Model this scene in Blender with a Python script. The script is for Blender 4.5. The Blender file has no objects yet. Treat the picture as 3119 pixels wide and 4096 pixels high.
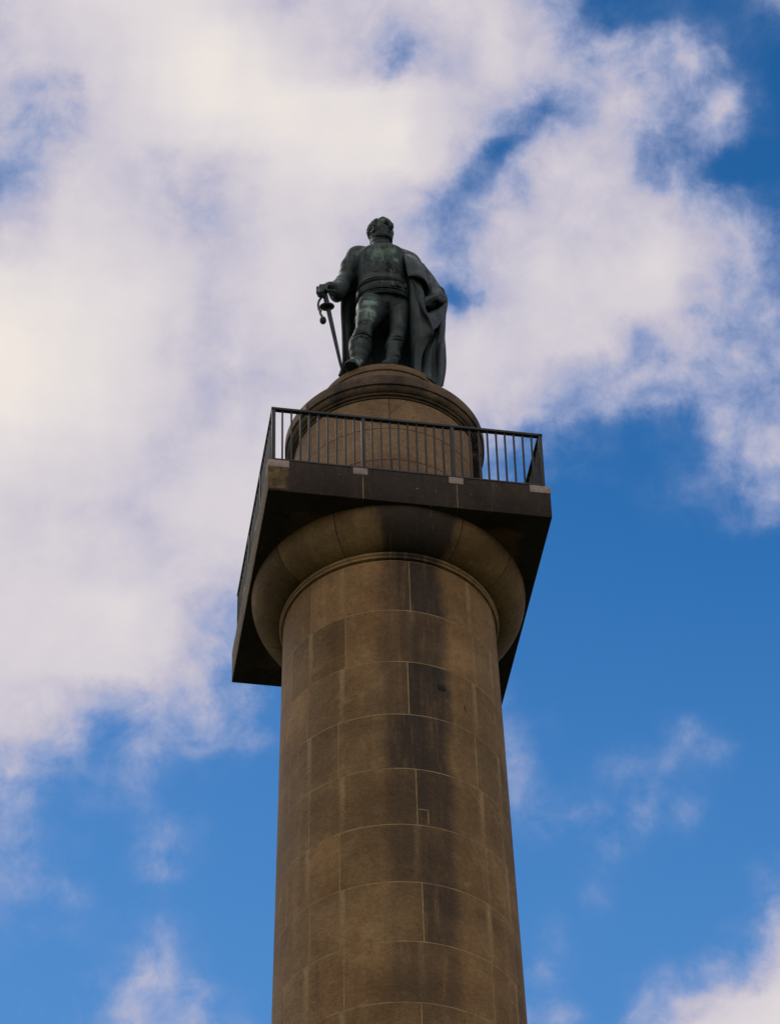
import bpy, bmesh, math, random
import numpy as np
from mathutils import Vector, Matrix, Quaternion
random.seed(7); np.random.seed(7)
SC = bpy.context.scene
COL = SC.collection

# ------------------------------------------------------------------ camera
EYE = 1.6                                     # eye height above the foot of the hill, metres
DIST = 37.60692                               # horizontal distance from the column's axis
YAW, PITCH, ROLL = 0.00149, 0.78557, -0.02664
FOCAL = 14534.229 / 4096.0                    # focal length in picture heights
cy, sy, cp, sp = math.cos(YAW), math.sin(YAW), math.cos(PITCH), math.sin(PITCH)
FWD = Vector((sy*cp, cy*cp, sp)); R0 = Vector((cy, -sy, 0)); U0 = R0.cross(FWD)
RGT = math.cos(ROLL)*R0 + math.sin(ROLL)*U0
UPV = -math.sin(ROLL)*R0 + math.cos(ROLL)*U0
CAM = Vector((0, -DIST, EYE))
cd = bpy.data.cameras.new('camera'); cam = bpy.data.objects.new('camera', cd); COL.objects.link(cam)
cam.matrix_world = Matrix(((RGT.x, UPV.x, -FWD.x, CAM.x), (RGT.y, UPV.y, -FWD.y, CAM.y), (RGT.z, UPV.z, -FWD.z, CAM.z), (0, 0, 0, 1)))
cd.sensor_fit = 'VERTICAL'; cd.sensor_height = 24.0; cd.sensor_width = 18.27; cd.lens = FOCAL*24.0
cd.clip_start = 0.5; cd.clip_end = 8000
SC.camera = cam

# ------------------------------------------------------------------ exposure
SC.view_settings.view_transform = 'Standard'; SC.view_settings.look = 'None'
SC.view_settings.exposure = 0.0; SC.view_settings.gamma = 1.0; SC.view_settings.use_curve_mapping = False

# ------------------------------------------------------------------ world: blue sky with broken cloud
SUN_EL, SUN_AZ = math.radians(52), math.radians(-48)     # behind the monument, to the left, veiled by cloud
SKY_EL0, SKY_STEP, SKY_AZ = 36.0, 0.5, 14.0
SKY = """20 20 20 20 20 20 20 20 15 39 63 63 35 10 10 10 11 13 17 25 26 70 80 84 85 85 85 85 85 85 84 84
12 14 15 16 18 18 19 19 15 40 63 62 35 10 10 10 11 13 17 24 24 62 75 81 84 84 84 84 84 84 81 77
11 10 10 10 10 11 11 12 11 31 50 45 21 7 7 8 9 10 12 16 10 36 60 77 83 82 79 75 71 67 63 60
14 13 13 12 12 12 11 11 10 25 41 34 13 5 6 7 8 9 10 13 8 21 32 42 66 63 61 60 59 57 53 47
18 17 16 15 14 14 14 13 8 13 17 14 7 5 5 6 7 7 8 10 8 7 8 18 56 53 49 45 41 37 35 34
25 25 24 23 22 21 20 19 14 11 13 10 5 5 5 6 6 7 7 9 9 6 5 8 37 35 35 33 30 25 18 12
33 31 29 28 27 26 25 25 22 9 11 8 4 4 4 5 6 6 6 8 10 7 5 6 23 19 14 9 5 3 3 3
39 38 38 38 37 36 35 30 16 8 18 12 4 4 4 6 8 9 9 9 10 10 9 6 3 3 3 3 3 2 2 2
44 43 42 41 40 40 39 32 12 9 24 15 4 4 5 7 10 12 11 10 10 10 10 7 3 2 2 2 2 2 2 2
51 48 46 45 45 45 44 36 19 17 18 12 6 5 5 11 19 25 17 11 10 10 10 8 3 2 2 2 2 2 2 2
67 66 63 60 58 55 53 44 28 21 18 15 11 6 6 12 21 28 18 11 9 8 10 9 4 2 2 2 2 2 2 2
71 70 69 69 68 68 68 64 54 25 32 38 33 11 9 13 19 25 20 12 7 6 10 9 4 2 2 2 2 2 2 2
74 74 74 73 73 72 71 70 63 44 46 45 36 13 11 13 16 20 17 9 5 3 4 3 2 2 2 2 2 2 2 2
75 75 75 75 74 74 74 75 76 76 70 52 35 15 12 12 12 12 12 7 4 2 2 2 2 2 2 2 2 2 2 2
76 76 76 76 76 76 76 77 78 79 73 55 39 22 16 13 11 10 8 7 6 4 2 2 2 2 2 3 3 4 4 5
76 76 76 76 76 76 76 77 79 81 74 57 43 30 21 15 11 8 5 7 6 4 2 3 4 4 4 5 5 6 9 14
75 76 76 76 76 76 76 75 74 74 71 68 63 54 39 30 23 17 8 6 4 2 3 4 6 8 12 16 21 27 32 35
74 74 74 75 75 75 75 74 73 71 70 73 72 66 48 38 30 22 11 7 4 3 8 14 21 31 34 35 36 38 42 47
80 78 76 75 74 74 74 72 70 68 67 75 76 72 59 52 44 29 17 10 4 4 12 18 27 40 44 48 52 55 58 58
86 86 85 84 83 82 81 77 74 71 67 74 76 74 64 58 52 41 28 21 15 11 9 14 37 55 58 57 55 51 47 42
92 90 89 88 87 87 86 82 79 75 68 73 74 74 70 67 64 60 45 35 26 18 14 18 42 47 44 41 37 35 35 37
94 94 94 94 93 93 92 88 84 79 71 68 69 71 70 69 67 67 62 57 51 43 42 44 50 40 36 37 40 42 45 48
96 95 95 95 95 95 94 90 86 82 74 63 63 68 70 70 70 72 72 69 62 55 54 53 46 44 47 49 50 50 48 44
93 95 95 96 96 96 95 90 86 81 72 66 67 72 71 71 72 72 72 72 71 72 71 66 44 45 46 43 39 35 31 29
86 87 88 89 90 91 92 89 85 81 73 67 69 74 72 71 70 68 69 71 73 74 74 74 59 48 29 28 28 29 30 31
72 77 80 83 85 86 86 86 84 81 75 67 71 79 73 67 60 47 57 67 74 74 75 80 66 53 31 32 33 34 35 35
58 58 59 62 64 67 73 81 80 77 73 67 71 78 73 66 58 45 56 68 72 70 69 73 64 55 35 34 31 26 20 12
47 49 52 54 55 56 64 76 74 71 66 66 70 74 74 66 55 45 56 70 70 68 66 65 51 33 16 9 5 1 0 0
43 42 42 42 43 44 56 69 71 69 65 66 72 79 80 76 70 62 56 47 65 67 65 41 23 3 1 1 1 2 3 4
51 50 48 47 46 45 52 63 70 68 65 66 74 84 86 86 86 76 60 37 60 65 66 43 35 36 14 4 5 5 5 4
56 54 53 52 52 52 43 43 70 76 80 84 87 90 89 89 89 75 67 56 52 53 66 48 43 52 21 4 4 3 3 2
66 65 64 62 60 59 52 51 72 80 86 92 91 91 88 87 84 73 68 64 57 57 60 47 38 28 13 2 2 5 10 16
64 65 65 65 66 66 69 71 75 83 88 93 87 81 75 65 49 59 65 74 70 66 55 44 34 21 16 19 25 30 34 35
62 62 62 62 63 63 71 74 78 84 87 89 82 74 71 64 53 62 67 73 60 45 20 15 17 11 17 35 35 35 35 35
62 62 62 62 62 62 73 77 82 84 84 80 71 62 67 68 68 69 70 72 53 33 8 7 15 12 14 34 35 35 35 35
62 62 62 62 62 63 74 78 82 84 84 80 71 62 67 68 68 69 70 72 56 34 10 6 15 12 12 32 35 35 35 35
62 62 62 62 62 64 74 78 82 84 84 80 70 62 67 68 68 69 70 72 58 35 12 5 14 13 11 30 35 35 35 35"""
PUFFS = [(-4.35, 49.99, 0.293, -0.12), (4.29, 51.16, 0.234, -0.22), (5.12, 52.09, 0.205, -0.22), (1.81, 48.32, 0.205, -0.4), (5.95, 47.34, 0.278, -0.28), (7.89, 51.71, 0.205, 0.25), (3.01, 50.53, 0.22, -0.22), (2.35, 50.12, 0.249, -0.28), (1.58, 49.82, 0.22, -0.22), (3.56, 50.83, 0.22, -0.15), (0.76, 52.27, 0.205, -0.18), (4.77, 40.85, 0.249, 0.16), (6.08, 41.27, 0.22, 0.22), (6.75, 40.89, 0.249, 0.16), (5.13, 40.24, 0.234, 0.2), (4.9, 39.91, 0.22, 0.16), (6.0, 40.0, 0.205, 0.16), (4.02, 40.12, 0.249, 0.18), (4.39, 39.57, 0.205, 0.18), (4.01, 38.87, 0.205, 0.08), (3.09, 38.21, 0.22, 0.1), (2.82, 37.68, 0.146, 0.2), (2.66, 41.1, 0.249, 0.13), (2.81, 40.58, 0.22, 0.12), (3.15, 40.06, 0.249, 0.15), (5.63, 40.84, 0.176, 0.12), (-4.87, 39.52, 0.293, 0.17), (-4.68, 38.47, 0.234, 0.12), (-4.75, 37.83, 0.263, 0.22), (-5.28, 41.07, 0.293, 0.08), (-6.56, 38.93, 0.249, 0.05), (-5.36, 37.31, 0.22, 0.12), (2.44, 36.89, 0.22, 0.22), (3.22, 37.0, 0.22, 0.16)]      # single puffs (+) and gaps (-): azimuth, elevation, size in degrees, amount
world = bpy.data.worlds.new("World"); SC.world = world; world.use_nodes = True
class NT:
    """small helper for node trees"""
    def __init__(s, tree): s.t = tree; s.t.nodes.clear()
    def n(s, typ, **kw):
        nd = s.t.nodes.new(typ)
        for k, v in kw.items(): setattr(nd, k, v)
        return nd
    def put(s, sock, v):
        if isinstance(v, bpy.types.NodeSocket): s.t.links.new(v, sock)
        elif v is not None:
            if sock.type == 'RGBA' and len(v) == 3: v = (*v, 1)
            sock.default_value = v
    def m(s, op, a, b=None, c=None, clamp=False):
        nd = s.n('ShaderNodeMath', operation=op); nd.use_clamp = clamp
        s.put(nd.inputs[0], a)
        if b is not None: s.put(nd.inputs[1], b)
        if c is not None: s.put(nd.inputs[2], c)
        return nd.outputs[0]
    def vm(s, op, a, b=None, scale=None):
        nd = s.n('ShaderNodeVectorMath', operation=op); s.put(nd.inputs[0], a)
        if b is not None: s.put(nd.inputs[1], b)
        if scale is not None: s.put(nd.inputs['Scale'], scale)
        return nd.outputs['Value' if op in ('LENGTH', 'DOT_PRODUCT', 'DISTANCE') else 'Vector']
    def xyz(s, v):
        nd = s.n('ShaderNodeSeparateXYZ'); s.put(nd.inputs[0], v); return nd.outputs
    def comb(s, x, y, z):
        nd = s.n('ShaderNodeCombineXYZ')
        for i, q in enumerate((x, y, z)): s.put(nd.inputs[i], q)
        return nd.outputs[0]
    def noise(s, vec, scale, detail=4, rough=.55, color=False, dist=0.0):
        nd = s.n('ShaderNodeTexNoise'); s.put(nd.inputs['Vector'], vec); nd.inputs['Scale'].default_value = scale
        nd.inputs['Detail'].default_value = detail; nd.inputs['Roughness'].default_value = rough; nd.inputs['Distortion'].default_value = dist
        return nd.outputs[1 if color else 0]
    def ramp(s, f, stops, interp='LINEAR'):
        nd = s.n('ShaderNodeValToRGB'); cr = nd.color_ramp; cr.interpolation = interp
        while len(cr.elements) < len(stops): cr.elements.new(0.5)
        for e, (p, c) in zip(cr.elements, stops):
            e.position = p
            if not hasattr(c, '__len__'): c = (c, c, c)
            e.color = (*c[:3], 1)
        s.put(nd.inputs[0], f); return nd.outputs[0]
    def mix(s, f, a, b, blend='MIX'):
        nd = s.n('ShaderNodeMix', data_type='RGBA', blend_type=blend); nd.clamp_factor = True
        s.put(nd.inputs[0], f); s.put(nd.inputs[6], a); s.put(nd.inputs[7], b); return nd.outputs[2]
    def smooth(s, x, a, b, lo=0.0, hi=1.0):
        nd = s.n('ShaderNodeMapRange', interpolation_type='SMOOTHSTEP'); s.put(nd.inputs[0], x)
        for i, q in enumerate((a, b, lo, hi)): nd.inputs[i+1].default_value = q
        return nd.outputs[0]
def lin(r, g, b):
    f = lambda c: c/12.92 if c <= .04045 else ((c+.055)/1.055)**2.4
    return tuple(f(v/255) for v in (r, g, b))

def build_world():
    w = NT(world.node_tree)
    out = w.n('ShaderNodeOutputWorld'); bg = w.n('ShaderNodeBackground')
    tc = w.n('ShaderNodeTexCoord').outputs['Generated']
    d = w.vm('NORMALIZE', tc)
    # soft turbulence tears the edges of the clouds
    wa = w.vm('SUBTRACT', w.noise(d, 42, 6, .62, True), (.5, .5, .5))
    wb = w.vm('SUBTRACT', w.noise(d, 190, 4, .65, True), (.5, .5, .5))
    dw = w.vm('ADD', d, w.vm('ADD', w.vm('SCALE', wa, scale=.011), w.vm('SCALE', wb, scale=.0042)))
    x, y, z = w.xyz(w.vm('NORMALIZE', dw))
    el = w.m('DEGREES', w.m('ARCSINE', z))
    az = w.m('DEGREES', w.m('ARCTAN2', x, y))
    u = w.m('DIVIDE', w.m('ADD', az, SKY_AZ), 2*SKY_AZ)
    v = w.m('DIVIDE', w.m('SUBTRACT', el, SKY_EL0), SKY_STEP)
    rows = [[float(q)/100 for q in r.split()] for r in SKY.strip().split('\n')]
    n = len(rows)
    acc = None
    vc = w.m('MINIMUM', w.m('MAXIMUM', v, 0.0), float(n-1))
    for i, r in enumerate(rows):
        col = w.ramp(u, [(k/(len(r)-1), q) for k, q in enumerate(r)], 'EASE')
        t = w.m('SUBTRACT', 1.0, w.m('ABSOLUTE', w.m('SUBTRACT', vc, float(i))), clamp=True)
        t = w.smooth(t, 0, 1)
        acc = w.m('MULTIPLY_ADD', col, t, acc if acc is not None else 0.0)
    dn_ = w.vm('NORMALIZE', dw)
    for b_az, b_el, b_s, b_a in PUFFS:
        ca, ce = math.radians(b_az), math.radians(b_el)
        q = w.vm('DISTANCE', dn_, (math.sin(ca)*math.cos(ce), math.cos(ca)*math.cos(ce), math.sin(ce)))
        q = w.m('EXPONENT', w.m('MULTIPLY', w.m('MULTIPLY', q, q), -.5/math.radians(b_s)**2))
        acc = w.m('MULTIPLY_ADD', q, b_a, acc)
    acc = w.m('MAXIMUM', acc, 0.0)
    # the rest of the sky: scattered cloud
    far = w.smooth(w.noise(d, 3.2, 8, .6), .34, .58, .25, .90)
    inside = w.m('MULTIPLY', w.m('MULTIPLY', w.smooth(az, -16, -13), w.smooth(az, 16, 13)),
                 w.m('MULTIPLY', w.smooth(el, 32, 35), w.smooth(el, 58, 55)))
    nd = w.n('ShaderNodeMix', data_type='FLOAT'); w.put(nd.inputs[0], inside); w.put(nd.inputs[2], far); w.put(nd.inputs[3], acc)
    dens = nd.outputs[0]
    fb = w.m('SUBTRACT', w.noise(d, 70, 9, .62, dist=.25), .5)
    fb2 = w.m('SUBTRACT', w.noise(d, 24, 5, .55), .5)
    body = w.smooth(dens, .80, .45, .12, 1.0)               # broad bright masses stay smooth
    edge = w.m('MULTIPLY', w.smooth(dens, .0, .34), body)
    dens = w.m('ADD', dens, w.m('MULTIPLY', edge, w.m('MULTIPLY_ADD', fb, .85, w.m('MULTIPLY', fb2, .2))))
    skyt = w.n('ShaderNodeTexSky', sky_type='NISHITA'); skyt.sun_disc = False
    skyt.sun_elevation = SUN_EL; skyt.sun_rotation = SUN_AZ
    skyt.altitude = 100; skyt.air_density = 1.0; skyt.dust_density = .3; skyt.ozone_density = 3.0
    hs = w.n('ShaderNodeHueSaturation'); hs.inputs['Saturation'].default_value = SKY_SAT; hs.inputs['Value'].default_value = SKY_VAL
    w.put(hs.inputs['Color'], skyt.outputs[0])
    blue = w.mix(1.0, hs.outputs[0], SKY_TINT, 'MULTIPLY')
    e0 = w.m('DEGREES', w.m('ARCSINE', w.xyz(d)[2]))
    blue = w.vm('SCALE', blue, scale=w.smooth(e0, 36, 56, 1.08, .76))     # deepens towards the zenith
    k = 1/BG
    blue = w.mix(w.smooth(e0, 47, 34, 0, .40), blue, tuple(q*k for q in lin(112, 160, 214)))   # paler lower down
    def cl(*c, g=1.0): return tuple(q*k*g for q in lin(*c))
    cloud = w.ramp(dens, [(0.0, lin(140,160,208)), (.45, lin(168,176,208)), (.62, lin(190,187,206)), (.74, lin(212,206,214)), (.85, lin(226,220,221)), (.95, lin(240,231,223)), (1.0, lin(244,236,226))])
    cloud = w.mix(w.smooth(y, .1, -.5), cloud, w.mix(1.0, cloud, (1.06, .97, .82), 'MULTIPLY'))
    cloud = w.vm('SCALE', cloud, scale=w.m('MULTIPLY', w.smooth(y, .1, -.5, 1.0, FRONT), k))   # unseen clouds behind the viewer, brightened and warmed to light the near side
    a = w.smooth(dens, .06, .64)
    w.put(bg.inputs['Color'], w.mix(a, blue, cloud)); bg.inputs['Strength'].default_value = BG
    w.t.links.new(bg.outputs[0], out.inputs[0])
BG = 0.1
FRONT = 1.7
SKY_SAT, SKY_VAL, SKY_TINT = 1.38, 1.0, (.76, 1.06, 1.10)
build_world()
world.cycles.sampling_method = 'MANUAL'; world.cycles.sample_map_resolution = 512

# ------------------------------------------------------------------ sun, veiled by the bright cloud
sd = bpy.data.lights.new('sun', 'SUN'); sd.energy = 0.8; sd.angle = math.radians(14); sd.color = (1, .95, .88)
sun = bpy.data.objects.new('sun', sd); COL.objects.link(sun)
sdir = Vector((math.sin(SUN_AZ)*math.cos(SUN_EL), math.cos(SUN_AZ)*math.cos(SUN_EL), math.sin(SUN_EL)))
sun.rotation_euler = sdir.to_track_quat('Z', 'Y').to_euler(); sun.location = sdir*60

# ------------------------------------------------------------------ helpers
def link(o, parent=None):
    COL.objects.link(o)
    if parent is not None: o.parent = parent
    return o
def tag(o, label=None, cat=None, group=None, kind=None):
    for k, v in (('label', label), ('category', cat), ('group', group), ('kind', kind)):
        if v: o[k] = v
    return o
def empty(name, loc=(0, 0, 0)):
    o = bpy.data.objects.new(name, None); o.empty_display_size = .3; o.location = loc
    return link(o)
def bm_obj(name, bm, mat, parent=None, smooth=True, angle=None):
    me = bpy.data.meshes.new(name); bm.to_mesh(me); bm.free()
    if mat: me.materials.append(mat)
    o = bpy.data.objects.new(name, me); link(o, parent)
    if smooth:
        for p in me.polygons: p.use_smooth = True
        if angle: me.set_sharp_from_angle(angle=math.radians(angle))
    return o
def add_box(bm, c, s, rot=None, bevel=0.0):
    r = bmesh.ops.create_cube(bm, size=1.0); vs = r['verts']
    bmesh.ops.scale(bm, vec=s, verts=vs)
    if bevel:
        es = list({e for v in vs for e in v.link_edges})
        g = bmesh.ops.bevel(bm, geom=es, offset=bevel, segments=2, affect='EDGES', profile=.6)
        vs = list({v for f in g['faces'] for v in f.verts} | {v for v in vs if v.is_valid})
    if rot is not None: bmesh.ops.rotate(bm, cent=(0, 0, 0), matrix=rot, verts=vs)
    bmesh.ops.translate(bm, vec=c, verts=vs)
    return vs
def lathe(bm, prof, seg=160, a0=0.0, a1=360.0, caps=False):
    """profile of (r, z), angles in degrees from the side facing the viewer, clockwise to the right"""
    full = abs(a1-a0-360) < 1e-6
    n = seg if full else seg+1
    ring = []
    for r, z in prof:
        row = []
        for i in range(n):
            t = math.radians(a0+(a1-a0)*i/seg)
            row.append(bm.verts.new((r*math.sin(t), -r*math.cos(t), z)))
        ring.append(row)
    for j in range(len(prof)-1):
        for i in range(seg):
            k = (i+1) % n
            bm.faces.new((ring[j][i], ring[j][k], ring[j+1][k], ring[j+1][i]))
    if caps and not full:
        for i in (0, seg):
            try:
                f = bm.faces.new([ring[j][i] for j in range(len(prof))])
            except ValueError: pass
    return ring

PHI = 0.17377                              # the square abacus is turned a little
ZT = 35.1714+EYE; ZB = 35.80727+EYE; ZA = ZB+.60224   # top of shaft, underside and top of the abacus
# ------------------------------------------------------------------ materials
def principled(name):
    m = bpy.data.materials.new(name); m.use_nodes = True
    w = NT(m.node_tree); out = w.n('ShaderNodeOutputMaterial'); b = w.n('ShaderNodeBsdfPrincipled')
    w.t.links.new(b.outputs[0], out.inputs[0])
    return m, w, b
def bump(w, b, h, strength, dist):
    bp = w.n('ShaderNodeBump'); bp.inputs['Strength'].default_value = strength; bp.inputs['Distance'].default_value = dist
    w.put(bp.inputs['Height'], h); w.t.links.new(bp.outputs[0], b.inputs['Normal'])
def stone(name, cols, soot=0.0, streak=0.0, tone=False, abacus=False, grain=.5, rust=0.0):
    """weathered granular sandstone; cols = (dark, mid, light)"""
    m, w, b = principled(name)
    P = w.n('ShaderNodeTexCoord').outputs['Object']
    x, y, z = w.xyz(P)
    th = w.m('ARCTAN2', x, w.m('MULTIPLY', y, -1.0))          # 0 = the side facing the viewer
    big = w.noise(P, .9, 6, .6)
    c = w.ramp(big, [(.3, cols[0]), (.52, cols[1]), (.75, cols[2])])
    # rain washes down: noise stretched along z
    ps = w.comb(w.m('MULTIPLY', th, 7.0), w.m('MULTIPLY', z, .22), 0.0)
    run = w.noise(ps, 1.0, 5, .6)
    c = w.mix(w.smooth(run, .5, .75, 0, .35), c, cols[2])
    c = w.mix(w.smooth(run, .48, .22, 0, .45), c, cols[0])
    if tone:
        at = w.n('ShaderNodeAttribute', attribute_name='tone').outputs['Color']
        c = w.mix(1.0, c, at, 'MULTIPLY')
        mo = w.noise(P, 3.4, 7, .7)
        c = w.mix(w.smooth(mo, .54, .74, 0, .55), c, cols[0]); c = w.mix(w.smooth(mo, .46, .28, 0, .45), c, cols[2])
    if rust:
        rn = w.noise(w.vm('MULTIPLY', P, (1, 1, .6)), 1.7, 4, .6)
        c = w.mix(w.smooth(rn, .55, .72, 0, rust), c, lin(112, 80, 48))
    if streak:
        for a0, dz, ra, rz, amt in ((27.5, -2.35, .14, .16, .55), (26.3, -2.31, .075, .075, .95), (39.7, -2.52, .035, .09, .6), (28, -2.75, .13, .5, .35)):
            q = w.vm('LENGTH', w.comb(w.m('DIVIDE', w.m('MULTIPLY', w.m('SUBTRACT', th, math.radians(a0)), 1.55), ra), w.m('DIVIDE', w.m('SUBTRACT', z, ZT+dz), rz), 0.0))
            q = w.m('ADD', q, w.m('MULTIPLY', w.m('SUBTRACT', w.noise(P, 11, 4, .6), .5), .8))
            c = w.mix(w.smooth(q, 1.1, .35, 0, amt), c, lin(24, 22, 21))
        # pale lime runs below the upright joints, on alternate courses
        par = w.m('FLOORED_MODULO', w.m('FLOOR', w.m('DIVIDE', w.m('SUBTRACT', ZT, z), .9695)), 2.0) if name == 'shaft_stone' else None
        if par is not None:
            frac = w.m('FRACT', w.m('DIVIDE', w.m('SUBTRACT', ZT, z), .9695))
            for odd, angs in ((1, (-45, 10.5, 65.5)), (0, (-25, 47))):
                on = par if odd else w.m('SUBTRACT', 1.0, par)
                for a0 in angs:
                    q = w.m('ABSOLUTE', w.m('SUBTRACT', w.m('ADD', th, w.m('MULTIPLY', w.m('SUBTRACT', w.noise(P, 6, 4, .6), .5), .03)), math.radians(a0)))
                    f = w.m('MULTIPLY', w.m('MULTIPLY', w.smooth(q, .040, .008), on), w.smooth(frac, 1.0, .1, .25, .8))
                    c = w.mix(w.m('MULTIPLY', f, .7), c, (.30, .215, .11))
        # the broad black water stain that runs down from the capital
        wob = w.m('MULTIPLY', w.m('SUBTRACT', w.noise(P, 1.3, 5, .65), .5), .26)
        t2 = w.m('ADD', th, wob)
        s = w.m('MULTIPLY', w.smooth(t2, -.16, .02), w.smooth(t2, .60, .42))
        s = w.m('MULTIPLY', s, w.smooth(w.noise(ps, .7, 4, .6), .2, .55, .45, 1.0))
        core = w.m('MULTIPLY', w.smooth(t2, .12, .24), w.smooth(t2, .56, .40))
        core = w.m('MULTIPLY', core, w.smooth(w.noise(w.comb(th, z, 0.0), 1.1, 3, .5), .35, .65))
        dn = w.n('ShaderNodeAttribute', attribute_name='tone').outputs['Alpha']
        rag = w.noise(w.comb(w.m('MULTIPLY', th, 16.0), w.m('MULTIPLY', z, .9), 0.0), 1.0, 6, .65)
        s = w.m('MULTIPLY', s, w.smooth(rag, .22, .52, .35, 1.0))
        core = w.m('MULTIPLY', core, w.smooth(rag, .30, .58, .15, 1.0))
        c = w.mix(w.m('MULTIPLY', w.m('MULTIPLY', s, dn), streak), c, lin(52, 44, 38))
        c = w.mix(w.m('MULTIPLY', w.m('MULTIPLY', core, dn), streak*.6), c, lin(30, 30, 32))
    if abacus:
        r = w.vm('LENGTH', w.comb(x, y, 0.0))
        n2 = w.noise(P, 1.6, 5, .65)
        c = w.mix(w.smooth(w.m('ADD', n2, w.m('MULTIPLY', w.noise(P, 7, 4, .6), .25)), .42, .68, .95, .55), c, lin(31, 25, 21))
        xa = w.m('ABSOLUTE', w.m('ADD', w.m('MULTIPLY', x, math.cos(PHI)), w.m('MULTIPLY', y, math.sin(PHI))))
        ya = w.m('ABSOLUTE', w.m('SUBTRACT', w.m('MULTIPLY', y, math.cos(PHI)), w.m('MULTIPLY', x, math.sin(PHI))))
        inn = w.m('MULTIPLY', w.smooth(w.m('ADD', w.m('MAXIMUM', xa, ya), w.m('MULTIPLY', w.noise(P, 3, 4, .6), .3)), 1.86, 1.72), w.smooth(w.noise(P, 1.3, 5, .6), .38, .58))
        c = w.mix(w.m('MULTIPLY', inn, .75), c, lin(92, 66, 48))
        up = w.noise(w.vm('MULTIPLY', P, (1.5, 1.5, .3)), 1.8, 4, .6)
        c = w.mix(w.smooth(up, .55, .72, 0, .35), c, lin(66, 50, 38))
    if abacus:
        xr = w.m('ADD', w.m('MULTIPLY', x, math.cos(PHI)), w.m('MULTIPLY', y, math.sin(PHI)))
        lz = w.m('MULTIPLY', w.smooth(w.m('ADD', xr, w.m('MULTIPLY', w.noise(P, 6, 4, .6), .12)), -1.62, -1.74), w.smooth(z, ZB+.03, ZB+.06))
        c = w.mix(w.m('MULTIPLY', lz, w.smooth(w.noise(P, 9, 5, .7), .38, .6, .35, .9)), c, lin(104, 88, 58))
    if abacus:
        drip = w.noise(w.comb(w.m('MULTIPLY', w.m('ADD', x, y), 9.0), w.m('MULTIPLY', z, .8), 0.0), 1.0, 6, .7)
        c = w.mix(w.smooth(drip, .54, .72, 0, .6), c, lin(78, 64, 50)); c = w.mix(w.smooth(drip, .46, .3, 0, .6), c, lin(20, 18, 18))
        c = w.mix(w.smooth(w.noise(P, 26, 2, .5), .74, .80, 0, .8), c, lin(150, 140, 125))
    if soot:
        c = w.mix(w.smooth(w.noise(P, 2.3, 6, .65), .42, .66, 0, soot), c, lin(30, 28, 28))
    md = w.noise(P, 13, 5, .7)
    c = w.vm('SCALE', c, scale=w.m('MULTIPLY_ADD', w.m('SUBTRACT', md, .5), .9, 1.0))
    g = w.noise(P, 34, 3, .8)
    g2 = w.noise(P, 90, 2, .7)
    gg = w.m('ADD', w.m('MULTIPLY', w.m('SUBTRACT', g, .5), 1.3), w.m('SUBTRACT', g2, .5))
    c = w.vm('SCALE', c, scale=w.m('MAXIMUM', w.m('MULTIPLY_ADD', gg, grain*1.6, 1.0), .25))
    w.put(b.inputs['Base Color'], c); b.inputs['Roughness'].default_value = .9
    b.inputs['Specular IOR Level'].default_value = .25
    bump(w, b, w.m('ADD', g, w.m('MULTIPLY', md, 1.6)), .6, .018)
    return m
S_DARK, S_MID, S_LIGHT = (.101, .061, .027), (.174, .109, .049), (.280, .183, .085)
M_SHAFT = stone('shaft_stone', (S_DARK, S_MID, S_LIGHT), streak=.85, tone=True, rust=.35)
M_CAP = stone('capital_stone', (S_DARK, S_MID, S_LIGHT), streak=1.0, tone=True)
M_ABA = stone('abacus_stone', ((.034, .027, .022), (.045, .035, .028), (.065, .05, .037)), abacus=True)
M_DRUM = stone('drum_stone', ((.115, .074, .042), (.175, .115, .066), (.235, .16, .096)), tone=True, rust=.3, grain=.7)
M_CORN = stone('cornice_stone', ((.06, .043, .028), (.098, .07, .045), (.14, .10, .064)), soot=.75)
M_TOP = stone('plinth_stone', ((.10, .07, .042), (.155, .108, .066), (.21, .15, .096)), soot=.25, grain=.7)
M_PATCH = stone('repair_stone', ((.19, .155, .14), (.25, .21, .19), (.31, .26, .235)), grain=.6)
m, w, b = principled('mortar')
w.put(b.inputs['Base Color'], w.ramp(w.noise(w.n('ShaderNodeTexCoord').outputs['Object'], 3.5, 5, .7), [(.34, (.14, .10, .05)), (.5, (.24, .175, .085)), (.72, (.36, .27, .135))]))
b.inputs['Roughness'].default_value = .95; M_MORTAR = m
m, w, b = principled('dark_joint'); b.inputs['Base Color'].default_value = (.03, .026, .022, 1); b.inputs['Roughness'].default_value = .95; M_JOINT = m
m, w, b = principled('black_painted_iron')
P = w.n('ShaderNodeTexCoord').outputs['Object']
w.put(b.inputs['Base Color'], w.mix(w.smooth(w.noise(P, 5, 6, .7), .5, .72, 0, .6), (.018, .022, .025), (.03, .055, .048)))
b.inputs['Roughness'].default_value = .5; b.inputs['Specular IOR Level'].default_value = .22
bump(w, b, w.noise(P, 60, 3, .6), .3, .004); M_IRON = m

# ------------------------------------------------------------------ ground: a grassy hill with the monument on its top
HILL = 12.0
def hill(x, y):
    r = math.hypot(x, y)
    t = min(max((r-5.0)/30.0, 0), 1); t = t*t*(3-2*t)
    return HILL*(1-t)
bm = bmesh.new()
rs = [0, 2.5, 4, 5, 6.5, 8, 10, 12.5, 15, 18, 21, 24, 27, 30, 33, 36, 42, 60, 120, 300, 900, 3000]
rings = []
for r in rs[1:]:
    rings.append([bm.verts.new((r*math.cos(t), r*math.sin(t), hill(r, 0))) for t in np.linspace(0, 2*math.pi, 96, endpoint=False)])
c0 = bm.verts.new((0, 0, HILL))
for i in range(96):
    bm.faces.new((c0, rings[0][i], rings[0][(i+1) % 96]))
    for a, q in zip(rings[:-1], rings[1:]): bm.faces.new((a[i], q[i], q[(i+1) % 96], a[(i+1) % 96]))
m, w, b = principled('grass')
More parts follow.
